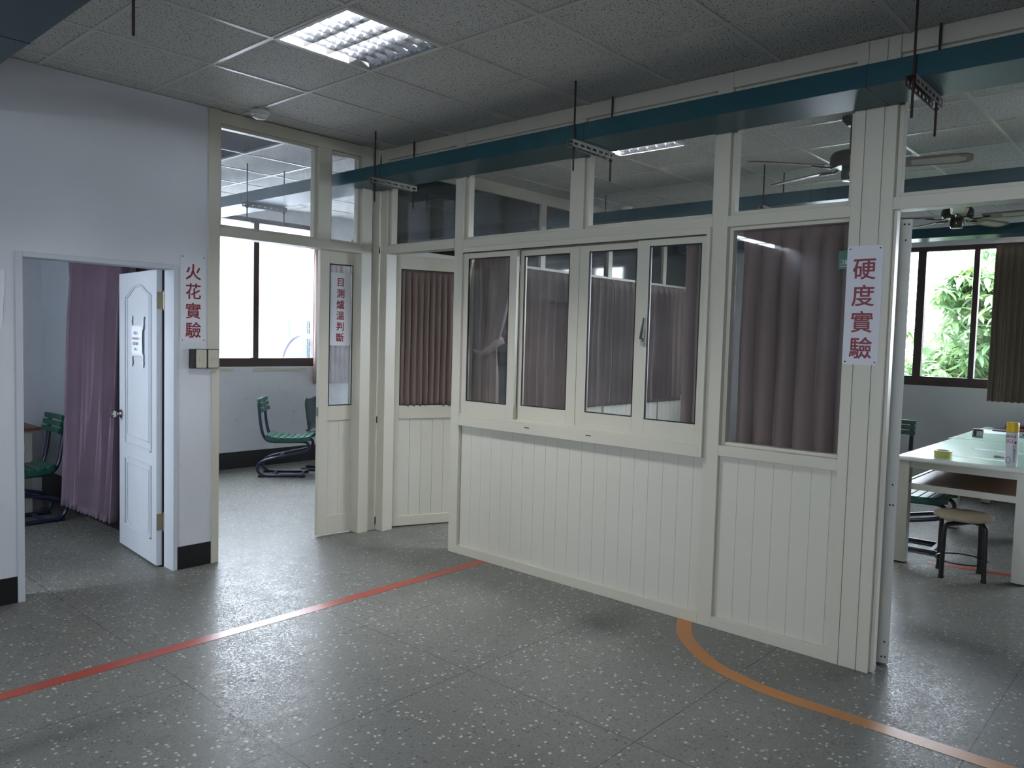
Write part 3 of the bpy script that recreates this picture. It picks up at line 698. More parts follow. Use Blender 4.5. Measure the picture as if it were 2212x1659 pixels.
nd = Vector((.9968, -.0805, 0)); ud = Vector((.0805, .9968, 0)); UX = -ud; UN = -nd
pc = LP0+ud*.341+Vector((0,0,1.477))+UN*.010
r = thing('paper_notice', 'white paper notice taped to the white moulded door', 'notice', pc, world=True)
P = []
for i in range(9):
    row = []
    for j in range(7):
        u = -.122+.244*j/6; v = .105-.21*i/8
        edge = 1-.07*abs(i-4)/4*0; wv = .006*sin(pi*i/8)*(1 if j == 6 else .3*j/6)
        row.append(pc+UX*(u*(1-.06*(abs(i-4)/4)**3))+Vector((0,0,v))+UN*(.0015+wv))
    P.append(row)
MB().grid(P).build('sheet', M['paper'], r, smooth=True, solid=.0004)
random.seed(3)
for (zz, n, w_, hh, mm) in ((.052, 3, .060, .022, 'ink_grey'), (.016, 7, .135, .016, 'ink_red'), (-.018, 5, .105, .021, 'ink_blue'), (-.056, 2, .036, .019, 'ink_grey')):
    k = MB()
    for c in range(n):
        cx = -w_/2+w_*(c+.5)/n; cw = w_/n*.82
        for q in range(3): k.obox(pc+UX*(cx+cw*(random.random()-.5)*.8)+Vector((0,0,zz))+UN*.0115, UX*.0012, Vector((0,0,hh*.5*(.6+.4*random.random()))), UN*.0002)
        for q in range(3): k.obox(pc+UX*cx+Vector((0,0,zz+hh*(q-1)*.38))+UN*.0115, UX*cw*.45, Vector((0,0,.0011)), UN*.0002)
    k.build('print_line', M[mm], r)
for (u, v) in ((-.115, .125), (.118, .120), (-.105, -.130), (.112, -.130)):
    t = MB(); pts = []
    for a in range(8):
        s = a/7; pts.append([pc+UX*(u+(.012+.006*random.random())*b_+.006*sin(a*1.7))+Vector((0,0,v+.045-.09*s))+UN*(.0012+.002*random.random()) for b_ in (-1, 0, 1)])
    t.grid(pts).build('tape_strip', M['tapefilm'], r, solid=.0004)
P = []; random.seed(9)
for a in range(10): P.append([Vector((-2.600+.030*b_+.008*random.random()-.002*a, -.0015-.004*random.random(), 1.86-.036*a)) for b_ in (-1, 0, 1)])
o = MB().grid(P).build('tape_remnant', M['tapefilm'], None, solid=.0005); tag(o, 'crinkled strip of clear tape stuck to the plaster beside the spark doorway', 'tape')
# green label inside the fixed pane
r = thing('green_sticker', 'small green label with pale print behind the fixed pane', 'sticker', (.0605, -3.55, 2.0), world=True)
MB().box(.0575, .059, -3.574, -3.525, 1.945, 2.035).build('label_sheet', M['stickergreen'], r)
k = MB()
for a, b, c, d in ((-3.572, -3.556, 1.968, 1.99), (-3.551, -3.545, 1.968, 1.99), (-3.542, -3.531, 1.985, 1.99), (-3.542, -3.531, 1.968, 1.973), (-3.570, -3.534, 1.955, 1.960)): k.box(.0570, .0574, a, b, c, d)
k.build('pale_print', M['paper'], r)

# ------------------------------------------------------------------ curtains
def curtain(name, label, A, B, zt, zb, n, amp, mat, seed=0, ratio=.5, group=None, flare=0.0, hem=.0, side=1, wav=.35, ridge=False):
    rnd = random.Random(seed); A = Vector((*A, 0)); B = Vector((*B, 0)); d = (B-A); L = d.length; d.normalize(); nr = Vector((-d.y, d.x, 0))*side
    cols = n*10; rows = 26; ph = [rnd.uniform(-.5, .5) for _ in range(n+2)]; am = [rnd.uniform(.7, 1.25) for _ in range(n+2)]
    P = []
    for i in range(rows+1):
        v = i/rows; z = zt-(zt-zb)*v; row = []
        head = max(0, 1-v/.07)
        for j in range(cols+1):
            s = j/cols; k = s*n; k0 = int(min(k, n-1)); fr = k-k0
            p_ = ph[k0]*(1-fr)+ph[k0+1]*fr; a_ = am[k0]*(1-fr)+am[k0+1]*fr
            x_ = abs(sin(pi*k+.5*p_*(.3+v*wav*2)))
            wv = (1-2*x_**.62) if ridge else (2*x_**.55-1)
            if head > 0: wv *= .55
            a = -amp*a_*(.65+.35*min(1, v*4))*(1-.6*head)
            pinch = 0
            row.append(A+d*(s*L*(1+flare*v)+pinch-(flare*L*v*.0))+nr*(a*wv+.004*sin(9*v+k0))+Vector((0, 0, z+.004*sin(2*pi*k)*(1 if i == rows else 0))))
        P.append(row)
    mb = MB().grid(P)
    base = (A+B)/2; base.z = zb
    o = mb.build(name, mat, None, smooth=True, solid=.0025)
    tag(o, label, 'curtain', group)
    return o
# mauve curtain in the spark room spreads towards its hem
def swept(name, label, fn, n, amp, rows, mat, nr, seed=0, cat='curtain'):
    rnd = random.Random(seed); cols = n*10; ph = [rnd.uniform(-.7, .7) for _ in range(n+2)]; am = [rnd.uniform(.6, 1.3) for _ in range(n+2)]
    nr = Vector(nr); P = []
    for i in range(rows+1):
        v = i/rows; a, b, z, sag = fn(v); a = Vector((*a, 0)); b = Vector((*b, 0)); row = []
        w_ = (b-a).length
        for j in range(cols+1):
            s = j/cols; k = s*n; k0 = int(min(k, n-1)); fr = k-k0
            wv = 1-2*abs(sin(pi*k+.5*(ph[k0]*(1-fr)+ph[k0+1]*fr)*v))**.62
            row.append(a.lerp(b, s)+nr*(amp*(am[k0]*(1-fr)+am[k0+1]*fr)*wv*sag)+Vector((0, 0, z)))
        P.append(row)
    o = MB().grid(P).build(name, mat, None, smooth=True, solid=.0025); tag(o, label, cat); return o
swept('curtain', 'mauve full-length curtain behind the white moulded door',
      lambda v: ((-1.565-.09*v, .925), (-1.565-.14*v, 1.945-.135*v), 2.085-1.935*v, (.45+.55*min(1, v*4)) if v > .06 else .75), 13, .050, 30, M['mauve'], (-1, 0, 0), 4)
curtain('curtain', 'pale pleated curtain behind the window over the white door', (-1.30, .36), (-1.30, 1.7), 2.24, .98, 12, .02, M['pale_cloth'], 2)
curtain('curtain', 'pinkish curtain hanging beside the bright furnace room window', (1.585, 3.245), (2.25, 3.245), 2.62, .945, 9, .030, M['pink'], 5)
curtain('curtain', 'brown curtain hung on the ajar door behind its pane', (.175, -.075+.035), (.175+.52, -.075+.035-.219), 2.10, .99, 11, .018, M['taupe'], 6)
curtain('curtain', 'brown curtain bunched at the end of the sliding window', (.150, -2.62), (.150, -2.93), 2.18, 1.0, 4, .036, M['taupe'], 7)
curtain('curtain', 'wide brown curtain filling the fixed pane beside the post', (.125, -2.985), (.125, -3.62), 2.20, .985, 6, .040, M['taupe'], 8)
curtain('curtain', 'pleated half-height curtain across the blacked-out partition, inner half', (1.75, .055), (3.28, .055), 2.245, .850, 12, .034, M['taupe'], 9, ridge=True)
curtain('curtain', 'pleated half-height curtain across the blacked-out partition, outer half', (3.30, .055), (4.85, .055), 2.245, .850, 13, .034, M['taupe'], 10, ridge=True)
curtain('curtain', 'dark brown pleated curtain at the window with the tree', (5.50, -3.19), (5.50, -4.35), 2.665, 1.045, 20, .036, M['olive'], 11, ridge=True)
# tied-back curtain in the first sliding window
def tied():
    def fn(v):
        z = 2.175-1.16*v
        tz = .60                       # where the tie-back gathers it
        if v < tz:
            t = v/tz; yb = -.795-.075*t; ya = -1.285+.155*t**1.6
        else:
            t = (v-tz)/(1-tz); yb = -.870+.02*t; ya = -1.130-.02*t**.6
        g = 1-.55*math.exp(-((v-tz)/.10)**2)
        return ((.165, yb), (.165, ya), z, g)
    o = swept('curtain', 'brown curtain tied back behind the first sliding sash', fn, 9, .030, 32, M['taupe'], (-1, 0, 0), 12)
    tz = 2.175-1.16*.60
    MB().tube([(.20, -.850, tz+.085), (.130, -.885, tz+.05), (.112, -.96, tz-.015), (.110, -1.04, tz-.035), (.118, -1.11, tz+.0), (.150, -1.150, tz+.05), (.20, -1.16, tz+.07)], .02, 8, flat=(.006, .026)).build('tieback', M['taupe'], o, smooth=True)
    return o
tied()

# ------------------------------------------------------------------ slatted cantilever chairs
def slat_chair(label):
    r = thing('slat_chair', label, 'chair', group='green slatted chairs')
    prof = smoothpath([(-.005, .80), (.012, .62), (.035, .49), (.065, .425), (.12, .392), (.30, .388), (.44, .392), (.50, .382), (.530, .345), (.515, .300), (.45, .272), (.28, .236), (.12, .202), (.03, .168), (-.015, .112), (.0, .055), (.05, .022), (.14, .018), (.48, .018)], 3)
    for s in (-1, 1):
        o = MB().tube([(p.x, s*.155, p.y) for p in prof], .018, 10, flat=(.016, .020)).build('side_frame', M['navy'], r, smooth=True)
        MB().box(-.005, .06, s*.155-.017, s*.155+.017, 0, .022).build('floor_pad', M['blacksteel'], o)
        MB().box(.44, .485, s*.155-.017, s*.155+.017, 0, .03).build('floor_pad', M['blacksteel'], o)
    for (f, z) in ((.21, .222), (.14, .020), (.44, .022)):
        MB().box(f-.016, f+.016, -.155, .155, z-.004, z+.006).build('crossbar', M['navy'], r)
    st = MB(); n = 7
    for k in range(n):
        f0 = .075+.068*k; f1 = f0+.060
        def zz(f): t = (f-.075)/.47; return .418+.020*(2*t-1)**2+(.012 if t < .05 else 0)
        P = rrect(-.19, .19, 0, f1-f0, .012, 3)
        st.add([(f0+b, a, zz(f0+b)) for a, b in P]+[(f0+b, a, zz(f0+b)+.016) for a, b in P], [tuple(range(len(P)-1, -1, -1)), tuple(range(len(P), 2*len(P)))]+[(i, (i+1) % len(P), len(P)+(i+1) % len(P), len(P)+i) for i in range(len(P))])
    for s in (-1, 1):        # side cheeks under the slats
        m = 12; V = []
        for k in range(m+1):
            f = .075+.47*k/m; V.append((f, zz(f)))
        vs = [(f, s*.19, z-.035) for f, z in V]+[(f, s*.19, z+.006) for f, z in V]+[(f, s*.172, z-.035) for f, z in V]+[(f, s*.172, z+.006) for f, z in V]
        fs = []
        q = m+1
        for k in range(m): fs += [(k, k+1, q+k+1, q+k), (2*q+k, 3*q+k, 3*q+k+1, 2*q+k+1), (k, 2*q+k, 2*q+k+1, k+1), (q+k, q+k+1, 3*q+k+1, 3*q+k)]
        st.add(vs, fs+[(0, q, 3*q, 2*q), (m, 2*q+m, 3*q+m, q+m)])
    st.build('seat', M['green'], r, bev=.003)
    bk = MB()
    for k in range(3):
        z = .705+.052*k; f = .030-.012*k
        m = 8; vs = []
        for a in range(m+1):
            yv = -.19+.38*a/m; bow = .012*(1-(2*a/m-1)**2)
            vs.append([(f+.0-bow, yv, z), (f-bow-.004, yv, z+.042), (f-bow+.018, yv, z+.044), (f-bow+.022, yv, z+.002)])
        V = [p for q in vs for p in q]; fs = [(0,1,2,3), (m*4+3, m*4+2, m*4+1, m*4)]
        for a in range(m):
            for b in range(4): fs.append((a*4+b, (a+1)*4+b, (a+1)*4+(b+1) % 4, a*4+(b+1) % 4))
        bk.add(V, fs)
    for s in (-1, 1): bk.obox((.002, s*.155, .768), (.012, 0, -.03*.2), (0, .016, 0), (-.01, 0, .075))
    bk.build('backrest', M['green'], r, bev=.003)
    return r
hd = math.atan2(-.235, .42)-radians(12)
c1 = slat_chair('green slatted chair on the bright furnace room floor')
c1.location = (.60, 2.76, 0); c1.rotation_euler = (0, 0, hd)
dup(c1, 'green slatted chair beside the desk in the spark room', (-1.665, 2.045, 0), radians(181))
dup(c1, 'green slatted chair with its seat pushed under the white table', (2.80, -2.955, 0), radians(-88))
dup(c1, 'green slatted chair standing by the window wall beyond the tables', (4.62, -2.555, 0), radians(186))
# moulded chair on a pedestal
r = thing('pedestal_chair', 'dark green moulded chair on a black pedestal behind the door leaf', 'chair', (1.36, 2.62, 0), radians(-60))
P = []
prof = [(-.235, .83), (-.23, .76), (-.215, .66), (-.20, .56), (-.185, .48), (-.14, .435), (-.06, .42), (.06, .42), (.16, .435), (.21, .44), (.23, .42)]
for (f, z) in smoothpath(prof, 2):
    w_ = .20 if z < .5 else .20+.0*z
    wid = .21 if z > .46 else .22
    if z > .78: wid *= .94-.8*(z-.78)
    row = []
    for j in range(13):
        s = -1+2*j/12; c = abs(s)**3*.05
        if z.real > .47: row.append((f+c, s*wid, z))
        else: row.append((f, s*wid, z+c*.3))
    P.append(row)
MB().grid(P).build('shell', M['deepgreen'], r, smooth=True, solid=.010)
MB().cyl((0, 0, .06), (0, 0, .405), .028).box(-.12, .12, -.12, .12, .395, .412).build('pedestal', M['blacksteel'], r)
MB().box(-.23, .23, -.20, .20, .0, .03).box(-.19, .19, -.16, .16, .03, .06).build('base', M['blacksteel'], r, bev=.004)
# desk in the spark room
r = thing('desk', 'old desk with reddish brown top beside the spark room chair', 'desk', (-2.25, 2.63, 0), world=True)
MB().box(-2.75, -1.705, 2.27, 3.0, .695, .722).build('desk_top', M['deskwood'], r, bev=.004)
MB().box(-2.70, -1.76, 2.32, 2.36, .58, .695).box(-1.80, -1.76, 2.36, 2.95, .58, .695).box(-2.70, -2.66, 2.36, 2.95, .58, .695).build('apron', M['deskbody'], r)
for x, y in ((-1.785, 2.345), (-1.785, 2.93), (-2.68, 2.345), (-2.68, 2.93)):
    MB().box(x-.025, x+.025, y-.025, y+.025, 0, .58).build('leg', M['deskbody'], r)
MB().obox((-1.90, 2.345, .41), (.10, 0, .165), (0, .012, 0), (.016, 0, -.012)).build('brace', M['deskbody'], r)
# ------------------------------------------------------------------ hardness room tables and what lies on them
def work_table(x0, x1, y0, y1, zt, label):
    r = thing('work_table', label, 'table', ((x0+x1)/2, (y0+y1)/2, 0), world=True)
    t = MB().prism(rrect(x0, x1, y0, y1, .015), (0, 0, zt-.032), (1,0,0), (0,1,0), (0,0,1), .032); t.build('table_top', M['tabletop'], r, smooth=False, bev=.012)
    MB().box(x0+.03, x1-.03, y0+.03, y1-.035, zt-.0005, zt+.0015).build('table_mat', M['mat'], r)
    ap = MB()
    for a, b, c, d in ((x0+.03, x0+.05, y0+.03, y1-.03), (x1-.05, x1-.03, y0+.03, y1-.03), (x0+.05, x1-.05, y0+.03, y0+.05), (x0+.05, x1-.05, y1-.05, y1-.03)):
        ap.box(a, b, c, d, zt-.078, zt-.032)
        for k in range(3): ap.box(a-.003, b+.003, c-.003, d+.003, zt-.044-.013*k, zt-.038-.013*k)
    ap.build('apron', M['alu'], r)
    for x in (x0+.02, x1-.10):
        for y in (y0+.02, y1-.10):
            L = MB().box(x, x+.08, y, y+.08, .012, zt-.034)
            for k in range(5): L.box(x-.001, x, y+.008+.014*k, y+.016+.014*k, .02, zt-.06); L.box(x+.008+.014*k, x+.016+.014*k, y-.001, y, .02, zt-.06)
            lg = L.build('leg', M['alu'], r)
            MB().box(x+.003, x+.077, y+.003, y+.077, 0, .012).build('leg_foot', M['seal'], lg)
    sh = MB().box(x0+.04, x0+.06, y0+.1, y1-.1, .548, .592).box(x1-.06, x1-.04, y0+.1, y1-.1, .548, .592).box(x0+.1, x1-.1, y0+.04, y0+.06, .548, .592).box(x0+.1, x1-.1, y1-.06, y1-.04, .548, .592)
    s = sh.build('shelf_frame', M['alu'], r)
    MB().box(x0+.06, x1-.06, y0+.06, y1-.06, .570, .585).build('shelf_board', M['shelfwood'], s)
    return r
TT = .785
work_table(2.20, 3.862, -4.10, -3.235, TT, 'white table with mint green mat and stool in front')
work_table(3.868, 5.40, -4.10, -3.205, TT, 'second white table carrying the calculator and dark red folder')
TZ = TT+.0016
r = thing('tape_roll', 'roll of yellowish packing tape on the nearer white table', 'tape', (2.365, -3.515, TZ), world=True)
MB().lathe([(.042, 0), (.058, .0), (.058, .052), (.042, .052), (.042, 0)], (2.365, -3.515, TZ), n=32).build('tape', M['tape'], r, smooth=True)
MB().lathe([(.039, 0), (.042, .0), (.042, .055), (.039, .055), (.039, 0)], (2.365, -3.515, TZ), n=32).build('core', M['tapecore'], r, smooth=True)
cx, cy = 2.30, -3.945
r = thing('spray_can', 'tall spray can with yellow cap on the table edge', 'spray can', (cx, cy, TZ), world=True)
MB().lathe([(.0, 0), (.0365, .0), (.038, .004), (.038, .222), (.0355, .232), (0, .234)], (cx, cy, TZ), n=36).build('can', M['canwhite'], r, smooth=True)
MB().lathe([(.0, .234), (.0375, .234), (.0372, .292), (.034, .300), (0, .301)], (cx, cy, TZ), n=36).build('cap', M['yellow'], r, smooth=True)
# printing wrapped round the can
base_a = math.atan2(CAM.y-cy, CAM.x-cx)
def wrap(strings, mat, name, size, ang0, z, vertical=True, weight=0):
    o = text_chars([(strings, 0, 0)], size, ((0,0,0), (1,0,0), (0,1,0), (0,0,1)), mat, None, name, weight=weight)
    me = o.data; R = .0386
    for v in me.vertices:
        u, w_ = (v.co.y, -v.co.x) if vertical else (v.co.x, v.co.y)      # vertical: text reads downwards
        a = base_a+ang0+u/R
        v.co = Vector((cx+(R+v.co.z*.3)*cos(a), cy+(R+v.co.z*.3)*sin(a), TZ+z+w_))-OFF[r.name]
    o.parent = r; return o
wrap('LUBRICANT', M['seal'], 'black_lettering', .021, .42, .088, True, 0)
wrap('防銹潤滑', M['seal'], 'black_lettering', .020, -.42, .205, False, 0)
wrap('(G)', M['red'], 'red_lettering', .032, -.38, .172, False, 0)
k = MB(); a_ = base_a+.55; k.lathe([(0, 0), (.008, 0), (.007, .0012), (0, .0014)], (cx+.0378*cos(a_), cy+.0378*sin(a_), TZ+.165), (cos(a_), sin(a_), 0), 14)
k.build('red_dot', M['red'], r)
k = MB().tube([(cx+.0388*cos(base_a-.45+.35*sin(t/11*6.3)), cy+.0388*sin(base_a-.45+.35*sin(t/11*6.3)), TZ+.045+.022*cos(t/11*6.3)) for t in range(12)], .0016, 6)
k.build('drawn_emblem', M['ink_grey'], r)
def pen(p, ang, label, m, L=.14, tip='seal'):
    r = thing('pen', label, 'pen', p, ang)
    MB().lathe([(.003, 0), (.0062, .006), (.0062, L-.03), (.0055, L-.026), (.0022, L-.004), (0, L)], (-L/2, 0, .0065), (1, 0, 0), 12).build('barrel', m, r, smooth=True)
    MB().box(-L/2+.002, -L/2+.045, -.002, .002, .0125, .016).build('clip', M['chrome'], r)
pen((2.74, -3.835, TZ), radians(-78), 'silver pen lying on the mint mat beside the spray can', M['silver'])
pen((2.86, -4.03, TZ), radians(62), 'black pen lying behind the spray can', M['seal'])
r = thing('calculator', 'small grey calculator on the farther white table', 'calculator', (4.14, -3.385, TZ+.0335), radians(8), world=False)
r.rotation_euler = (0, -radians(36), radians(8))
MB().box(-.055, .055, -.042, .042, 0, .012).build('body', M['silver'], r, bev=.004)
MB().box(.025, .046, -.034, .034, .012, .0135).build('screen', M['seal'], r)
MB().obox((.042, 0, -.030), (.020, 0, -.030), (0, .03, 0), (.002, 0, .0015)).build('stand', M['silver'], r)
for i in range(4):
    for j in range(3): MB().box(-.046+.017*i, -.035+.017*i, -.034+.023*j, -.017+.023*j, .012, .0150).build('key', M['paper'] if j < 2 else M['seal'], r)
def sheet(x, y, w_, d, ang, label, name='paper_sheet', mat='paper', z=0):
    r = MB().box(-w_/2, w_/2, -d/2, d/2, 0, .0012).build(name, M[mat]); r.location = (x, y, TZ+z); r.rotation_euler = (0, 0, ang); tag(r, label, 'paper'); return r
sheet(2.56, -3.72, .07, .36, radians(-4), 'paper strip on the table mat in front of the pen')
sheet(3.15, -3.72, .09, .34, radians(-5), 'pale paper strip behind the tape roll and pen', mat='canwhite')
sheet(3.72, -3.96, .14, .20, radians(-4), 'white paper at the seam between the tables')
sheet(4.86, -3.47, .42, .34, radians(12), 'white papers under the dark red folder')
r = thing('folder', 'dark red folder lying on the papers of the farther table', 'folder', (5.05, -3.50, TZ+.0014), radians(-82))
MB().box(-.16, .16, -.11, .11, 0, .006).box(-.16, .16, -.11, .11, .024, .030).box(-.16, .16, .104, .11, .006, .024).build('cover', M['maroon'], r)
MB().box(-.155, .155, -.105, .103, .006, .024).build('pages', M['paper'], r)
r = thing('folder', 'slim dark brown folder on top of the dark red one', 'folder', (5.13, -3.56, TZ+.0316), radians(-80))
MB().box(-.13, .13, -.09, .09, 0, .004).box(-.13, .13, -.09, .09, .018, .022).box(-.13, .13, .086, .09, .004, .018).build('cover', M['maroon'], r)
MB().box(-.126, .126, -.085, .085, .004, .018).build('pages', M['maroon'], r)
r = thing('paper_box', 'small white box with red lid near the spray can', 'box', (4.55, -3.72, TZ), radians(4))
MB().box(-.06, .06, -.085, .085, 0, .050).build('box_body', M['canwhite'], r, bev=.002)
MB().box(-.062, .062, -.087, .087, .050, .066).build('lid', M['red'], r, bev=.002)
k = MB()
for j in range(3): k.box(-.0606, -.0600, -.062+.045*j, -.040+.045*j, .016, .032)
k.build('blue_print', M['ink_blue'], r)
# crumpled clear bag
P = []; rnd = random.Random(5)
for i in range(9):
    row = []
    for j in range(16):
        th = 2*pi*j/15; t = i/8; rr = (.20*cos(t*pi/2)**.5)*(1+.22*rnd.uniform(-1, 1))*(1 if j < 15 else 1)
        row.append((rr*cos(th)*.7, rr*sin(th), .002+.17*sin(t*pi/2)*(1+.3*rnd.uniform(-1, 1)) if i else .002))
    row[-1] = row[0]; P.append(row)
o = MB().grid(P).build('plastic_bag', M['tapefilm'], None, smooth=True, solid=.001); o.location = (5.10, -3.93, TZ); tag(o, 'crumpled shiny plastic bag at the end of the tables', 'bag')
# stool
r = thing('stool', 'round tan stool with black legs before the white table', 'stool', (2.19, -3.705, 0), radians(62))
MB().lathe([(.0, .405), (.170, .405), (.182, .410), (.186, .418), (.184, .430), (.172, .438), (0, .439)], n=40).build('seat', M['stoolseat'], r, smooth=True)
for k in range(2):
    a = pi/2*k; d = Vector((cos(a), sin(a), 0)); zt = .392-.022*k
    for s in (1, -1):
        pts = smoothpath([d*(s*0.0)+Vector((0,0,zt)), d*(s*.125)+Vector((0,0,zt)), d*(s*.160)+Vector((0,0,zt-.016)), d*(s*.172)+Vector((0,0,zt-.06)), d*(s*.178)+Vector((0,0,.012))], 4)
        lg = MB().tube(pts,   .0155, 10).build('leg', M['blacksteel'], r, smooth=True)
        p = d*(s*.178); MB().cyl((p.x, p.y, 0), (p.x, p.y, .02), .018, 10).build('leg_tip', M['seal'], lg)
MB().tube([(.160*cos(2*pi*k/32), .160*sin(2*pi*k/32), .115) for k in range(33)], .005, 6, cap=False).build('ring', M['blacksteel'], r, smooth=True)

# ------------------------------------------------------------------ ceiling fans
def fan(x, y, zh, a0, label):
    r = thing('ceiling_fan', label, 'ceiling fan', (x, y, zh), a0)
    top = H-zh-.002
    MB().lathe([(.0, top), (.065, top), (.062, top-.02), (.03, top-.055), (0, top-.056)]).build('canopy', M['fanbrown'], r, smooth=True)
    MB().cyl((0, 0, .08), (0, 0, top-.03), .012).build('downrod', M['fanbrown'], r, smooth=True)
    MB().lathe([(0, .10), (.06, .10), (.11, .085), (.125, .06), (.125, .015), (.10, -.005), (0, -.006)]).build('motor', M['fanbrown'], r, smooth=True)
    MB().lathe([(0, -.006), (.052, -.006), (.055, -.02), (.055, -.065), (.045, -.085), (0, -.088)]).build('switch_cup', M['fanbrown'], r, smooth=True)
    for k in range(5):
        a = 2*pi*k/5; c, s = cos(a), sin(a); R = Matrix.Rotation(a, 3, 'Z') @ Matrix.Rotation(radians(-11), 3, 'X')
        P = [(.20, -.050), (.24, -.058), (.58, -.068), (.64, -.060), (.665, -.030), (.665, .030), (.64, .060), (.58, .068), (.24, .058), (.20, .050)]
        b = MB(); n = len(P); vs = [R @ Vector((p, q, -.004)) for p, q in P]+[R @ Vector((p, q, .004)) for p, q in P]
        b.add(vs, [tuple(range(n-1, -1, -1)), tuple(range(n, 2*n))]+[(i, (i+1) % n, n+(i+1) % n, n+i) for i in range(n)])
        bo = b.build('blade', M['blade'], r)
        ci = MB()
        Q = [(.34, -.036), (.58, -.046), (.63, -.02), (.63, .02), (.58, .046), (.34, .036)]; n = len(Q)
        ci.add([R @ Vector((p, q, -.0048)) for p, q in Q]+[R @ Vector((p, q, .0048)) for p, q in Q], [tuple(range(n-1, -1, -1)), tuple(range(n, 2*n))]+[(i, (i+1) % n, n+(i+1) % n, n+i) for i in range(n)])
        ci.build('cane_insert', M['cane'], bo)
        ir = MB(); ir.tube([R @ Vector(p) for p in ((.09, 0, .0), (.13, .0, -.014), (.18, 0, -.012), (.25, 0, -.007))], .01, 8, flat=(.016, .006)); ir.build('blade_iron', M['fanbrown'], bo, smooth=True)
    return r
fan(1.20, -3.165, 2.695, radians(66), 'ceiling fan seen through the transom beside the sign post')
fan(3.70, -3.215, 2.700, radians(-22), 'ceiling fan seen through the open doorway')

# ------------------------------------------------------------------ furnace room extras
for x0, x1, lb in ((.30, .545, 'short cream trunking strip under the furnace room window'), (.80, 1.50, 'long cream trunking strip under the furnace room window')):
    o = MB().box(x0, x1, 3.283, 3.2995, 1.115, 1.145).build('cable_trunking', M['cream'], bev=.003); tag(o, lb, 'trunking')
# ------------------------------------------------------------------ outside
r = thing('air_conditioner', 'outdoor air conditioner unit behind the furnace room window', 'air conditioner', (2.2, 4.1, 1.0), world=True)
MB().box(1.62, 2.75, 3.93, 4.35, 1.02, 1.775).build('casing', M['acgrey'], r, bev=.01)
MB().box(1.93, 2.70, 3.918, 3.93, 1.06, 1.72).build('fan_opening', M['acdark'], r)
g = MB()
for k in range(9): g.box(1.93, 2.70, 3.908, 3.916, 1.06+.08*k, 1.068+.08*k)
for k in range(6): g.box(1.93+.15*k, 1.937+.15*k, 3.908, 3.917, 1.06, 1.72)
g.build('grille', M['acgrey'], r)
MB().box(1.67, 1.86, 3.92, 3.93, 1.30, 1.72).build('side_louvre', M['pipe'], r)
g = MB().box(1.955, 2.09, 3.903, 3.907, 1.655, 1.67).box(2.03, 2.045, 3.903, 3.907, 1.62, 1.70).box(1.975, 1.99, 3.903, 3.907, 1.63, 1.69)
g.build('white_logo', M['pipe'], r)
for x in (1.75, 2.6): MB().box(x-.03, x+.03, 3.95, 4.3, 0.0, 1.02).build('stand', M['acgrey'], r)
o = MB().tube(smoothpath([(1.34, 3.62, 1.0), (1.36, 3.62, 1.22), (1.42, 3.62, 1.38), (1.52, 3.62, 1.49), (1.66, 3.62, 1.53), (1.84, 3.63, 1.50), (1.98, 3.70, 1.42)], 4), .032, 14).build('lagged_pipe', M['pipe'], smooth=True); tag(o, 'white bent pipe in front of the outdoor unit', 'pipe')
MB().box(-6, 6, 3.46, 5.2, .85, 1.0).build('trim_6', M['facade'], kind='structure')       # ledge outside
r = thing('apartment_building', 'pale building beyond the furnace room window', 'building', (14, 30, -9), world=True)
MB().box(-10, 40, 30, 42, -9, 7.0).build('facade_wall', M['facade'], r)
for zz in (-3, .6, 4.2):
    for x in range(-8, 36, 3):
        MB().box(x, x+1.7, 29.9, 30.0, zz, zz+1.5).build('facade_window', M['facwin'], r)
MB().box(-10, 40, 29.2, 30, 3.2, 3.6).build('balcony_slab', M['facade'], r)
MB().box(-80, 80, -80, 80, -9.2, -9.0).build('ground', M['concrete'], kind='structure')

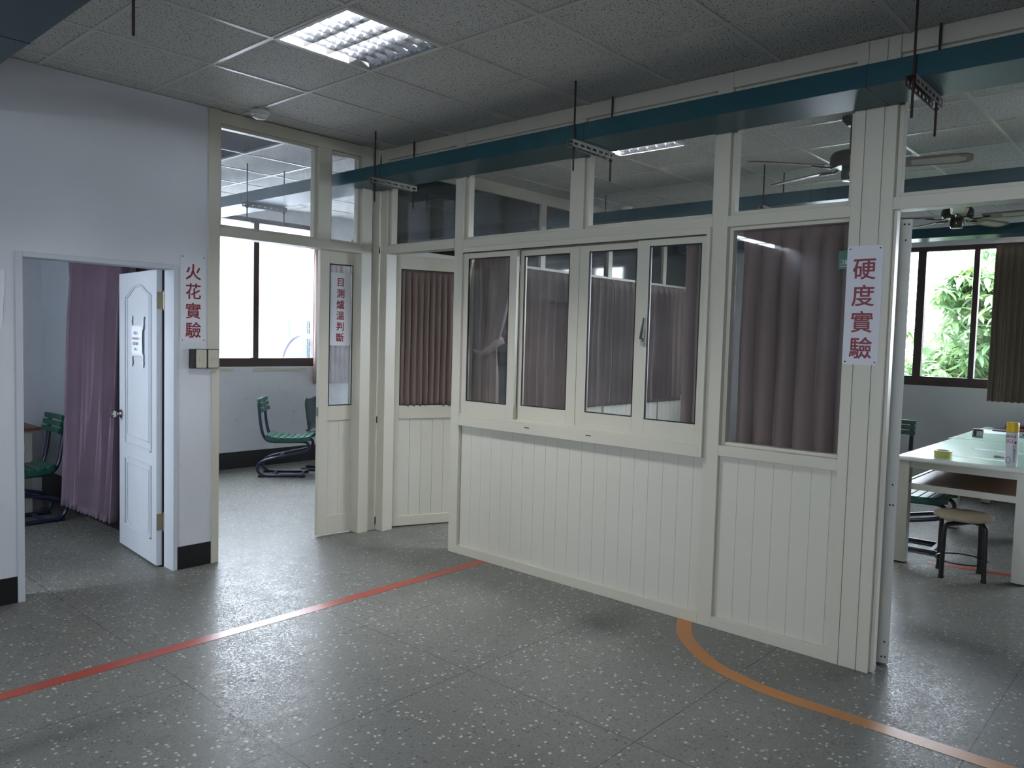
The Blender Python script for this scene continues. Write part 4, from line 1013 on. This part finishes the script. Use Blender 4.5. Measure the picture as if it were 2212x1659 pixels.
def tree(x, y, z0, height, rad, n, seed, label, crown):
    rnd = random.Random(seed); r = thing('tree', label, 'tree', (x, y, z0), world=True, group=None)
    base = Vector((x, y, z0)); tr = MB().tube([base, base+Vector((.1, .05, height*.4)), base+Vector((0, .1, height*.8))], [.14, .10, .04], 10); tr.build('trunk', M['bark'], r, smooth=True)
    br = MB(); lf = MB()
    for b in range(crown):
        th = rnd.uniform(0, 2*pi); up = rnd.uniform(.25, 1.0)
        st = base+Vector((0, .08, height*(.35+.45*up))); e = base+Vector((cos(th)*rad*rnd.uniform(.5, 1), sin(th)*rad*rnd.uniform(.5, 1), height*(.45+.55*up)))
        mid = (st+e)/2+Vector((0, 0, .15)); br.tube([st, mid, e], [.03, .02, .008], 6)
        for c in range(n//crown//7):
            tip = mid.lerp(e, rnd.uniform(.1, 1.1))+Vector((rnd.gauss(0, .22), rnd.gauss(0, .22), rnd.gauss(0, .22)))
            for q in range(7):      # whorl of long drooping leaves
                a = 2*pi*q/7+rnd.uniform(-.3, .3); L = rnd.uniform(.16, .29); wd = L*.17
                o_ = Vector((cos(a), sin(a), rnd.uniform(-.9, .25))).normalized(); sd = o_.cross(Vector((0,0,1))).normalized(); upv = sd.cross(o_)
                p = [tip, tip+o_*L*.35+sd*wd+upv*.012, tip+o_*L*.75+sd*wd*.7-upv*.01, tip+o_*L-upv*.05, tip+o_*L*.75-sd*wd*.7-upv*.01, tip+o_*L*.35-sd*wd+upv*.012, tip+o_*L*.4-upv*.006, tip+o_*L*.75-upv*.025]
                lf.add(p, [(0, 1, 6), (1, 2, 7, 6), (2, 3, 7), (0, 6, 5), (6, 7, 4, 5), (7, 3, 4)])
    br.build('branch_work', M['bark'], r, smooth=True); lf.build('foliage', M['leaf'], r)
    return r
tree(8.7, -2.95, -2.5, 5.35, 1.0, 5200, 1, 'leafy tree reaching up behind the curtain side of the window', 26)
tree(9.3, -1.55, -2.8, 4.45, 1.25, 6500, 2, 'lower leafy tree filling the bottom of the window', 26)
tree(10.5, -5.3, -2.5, 5.4, 1.8, 4000, 3, 'leafy tree hidden mostly by the dark pleated curtain', 20)
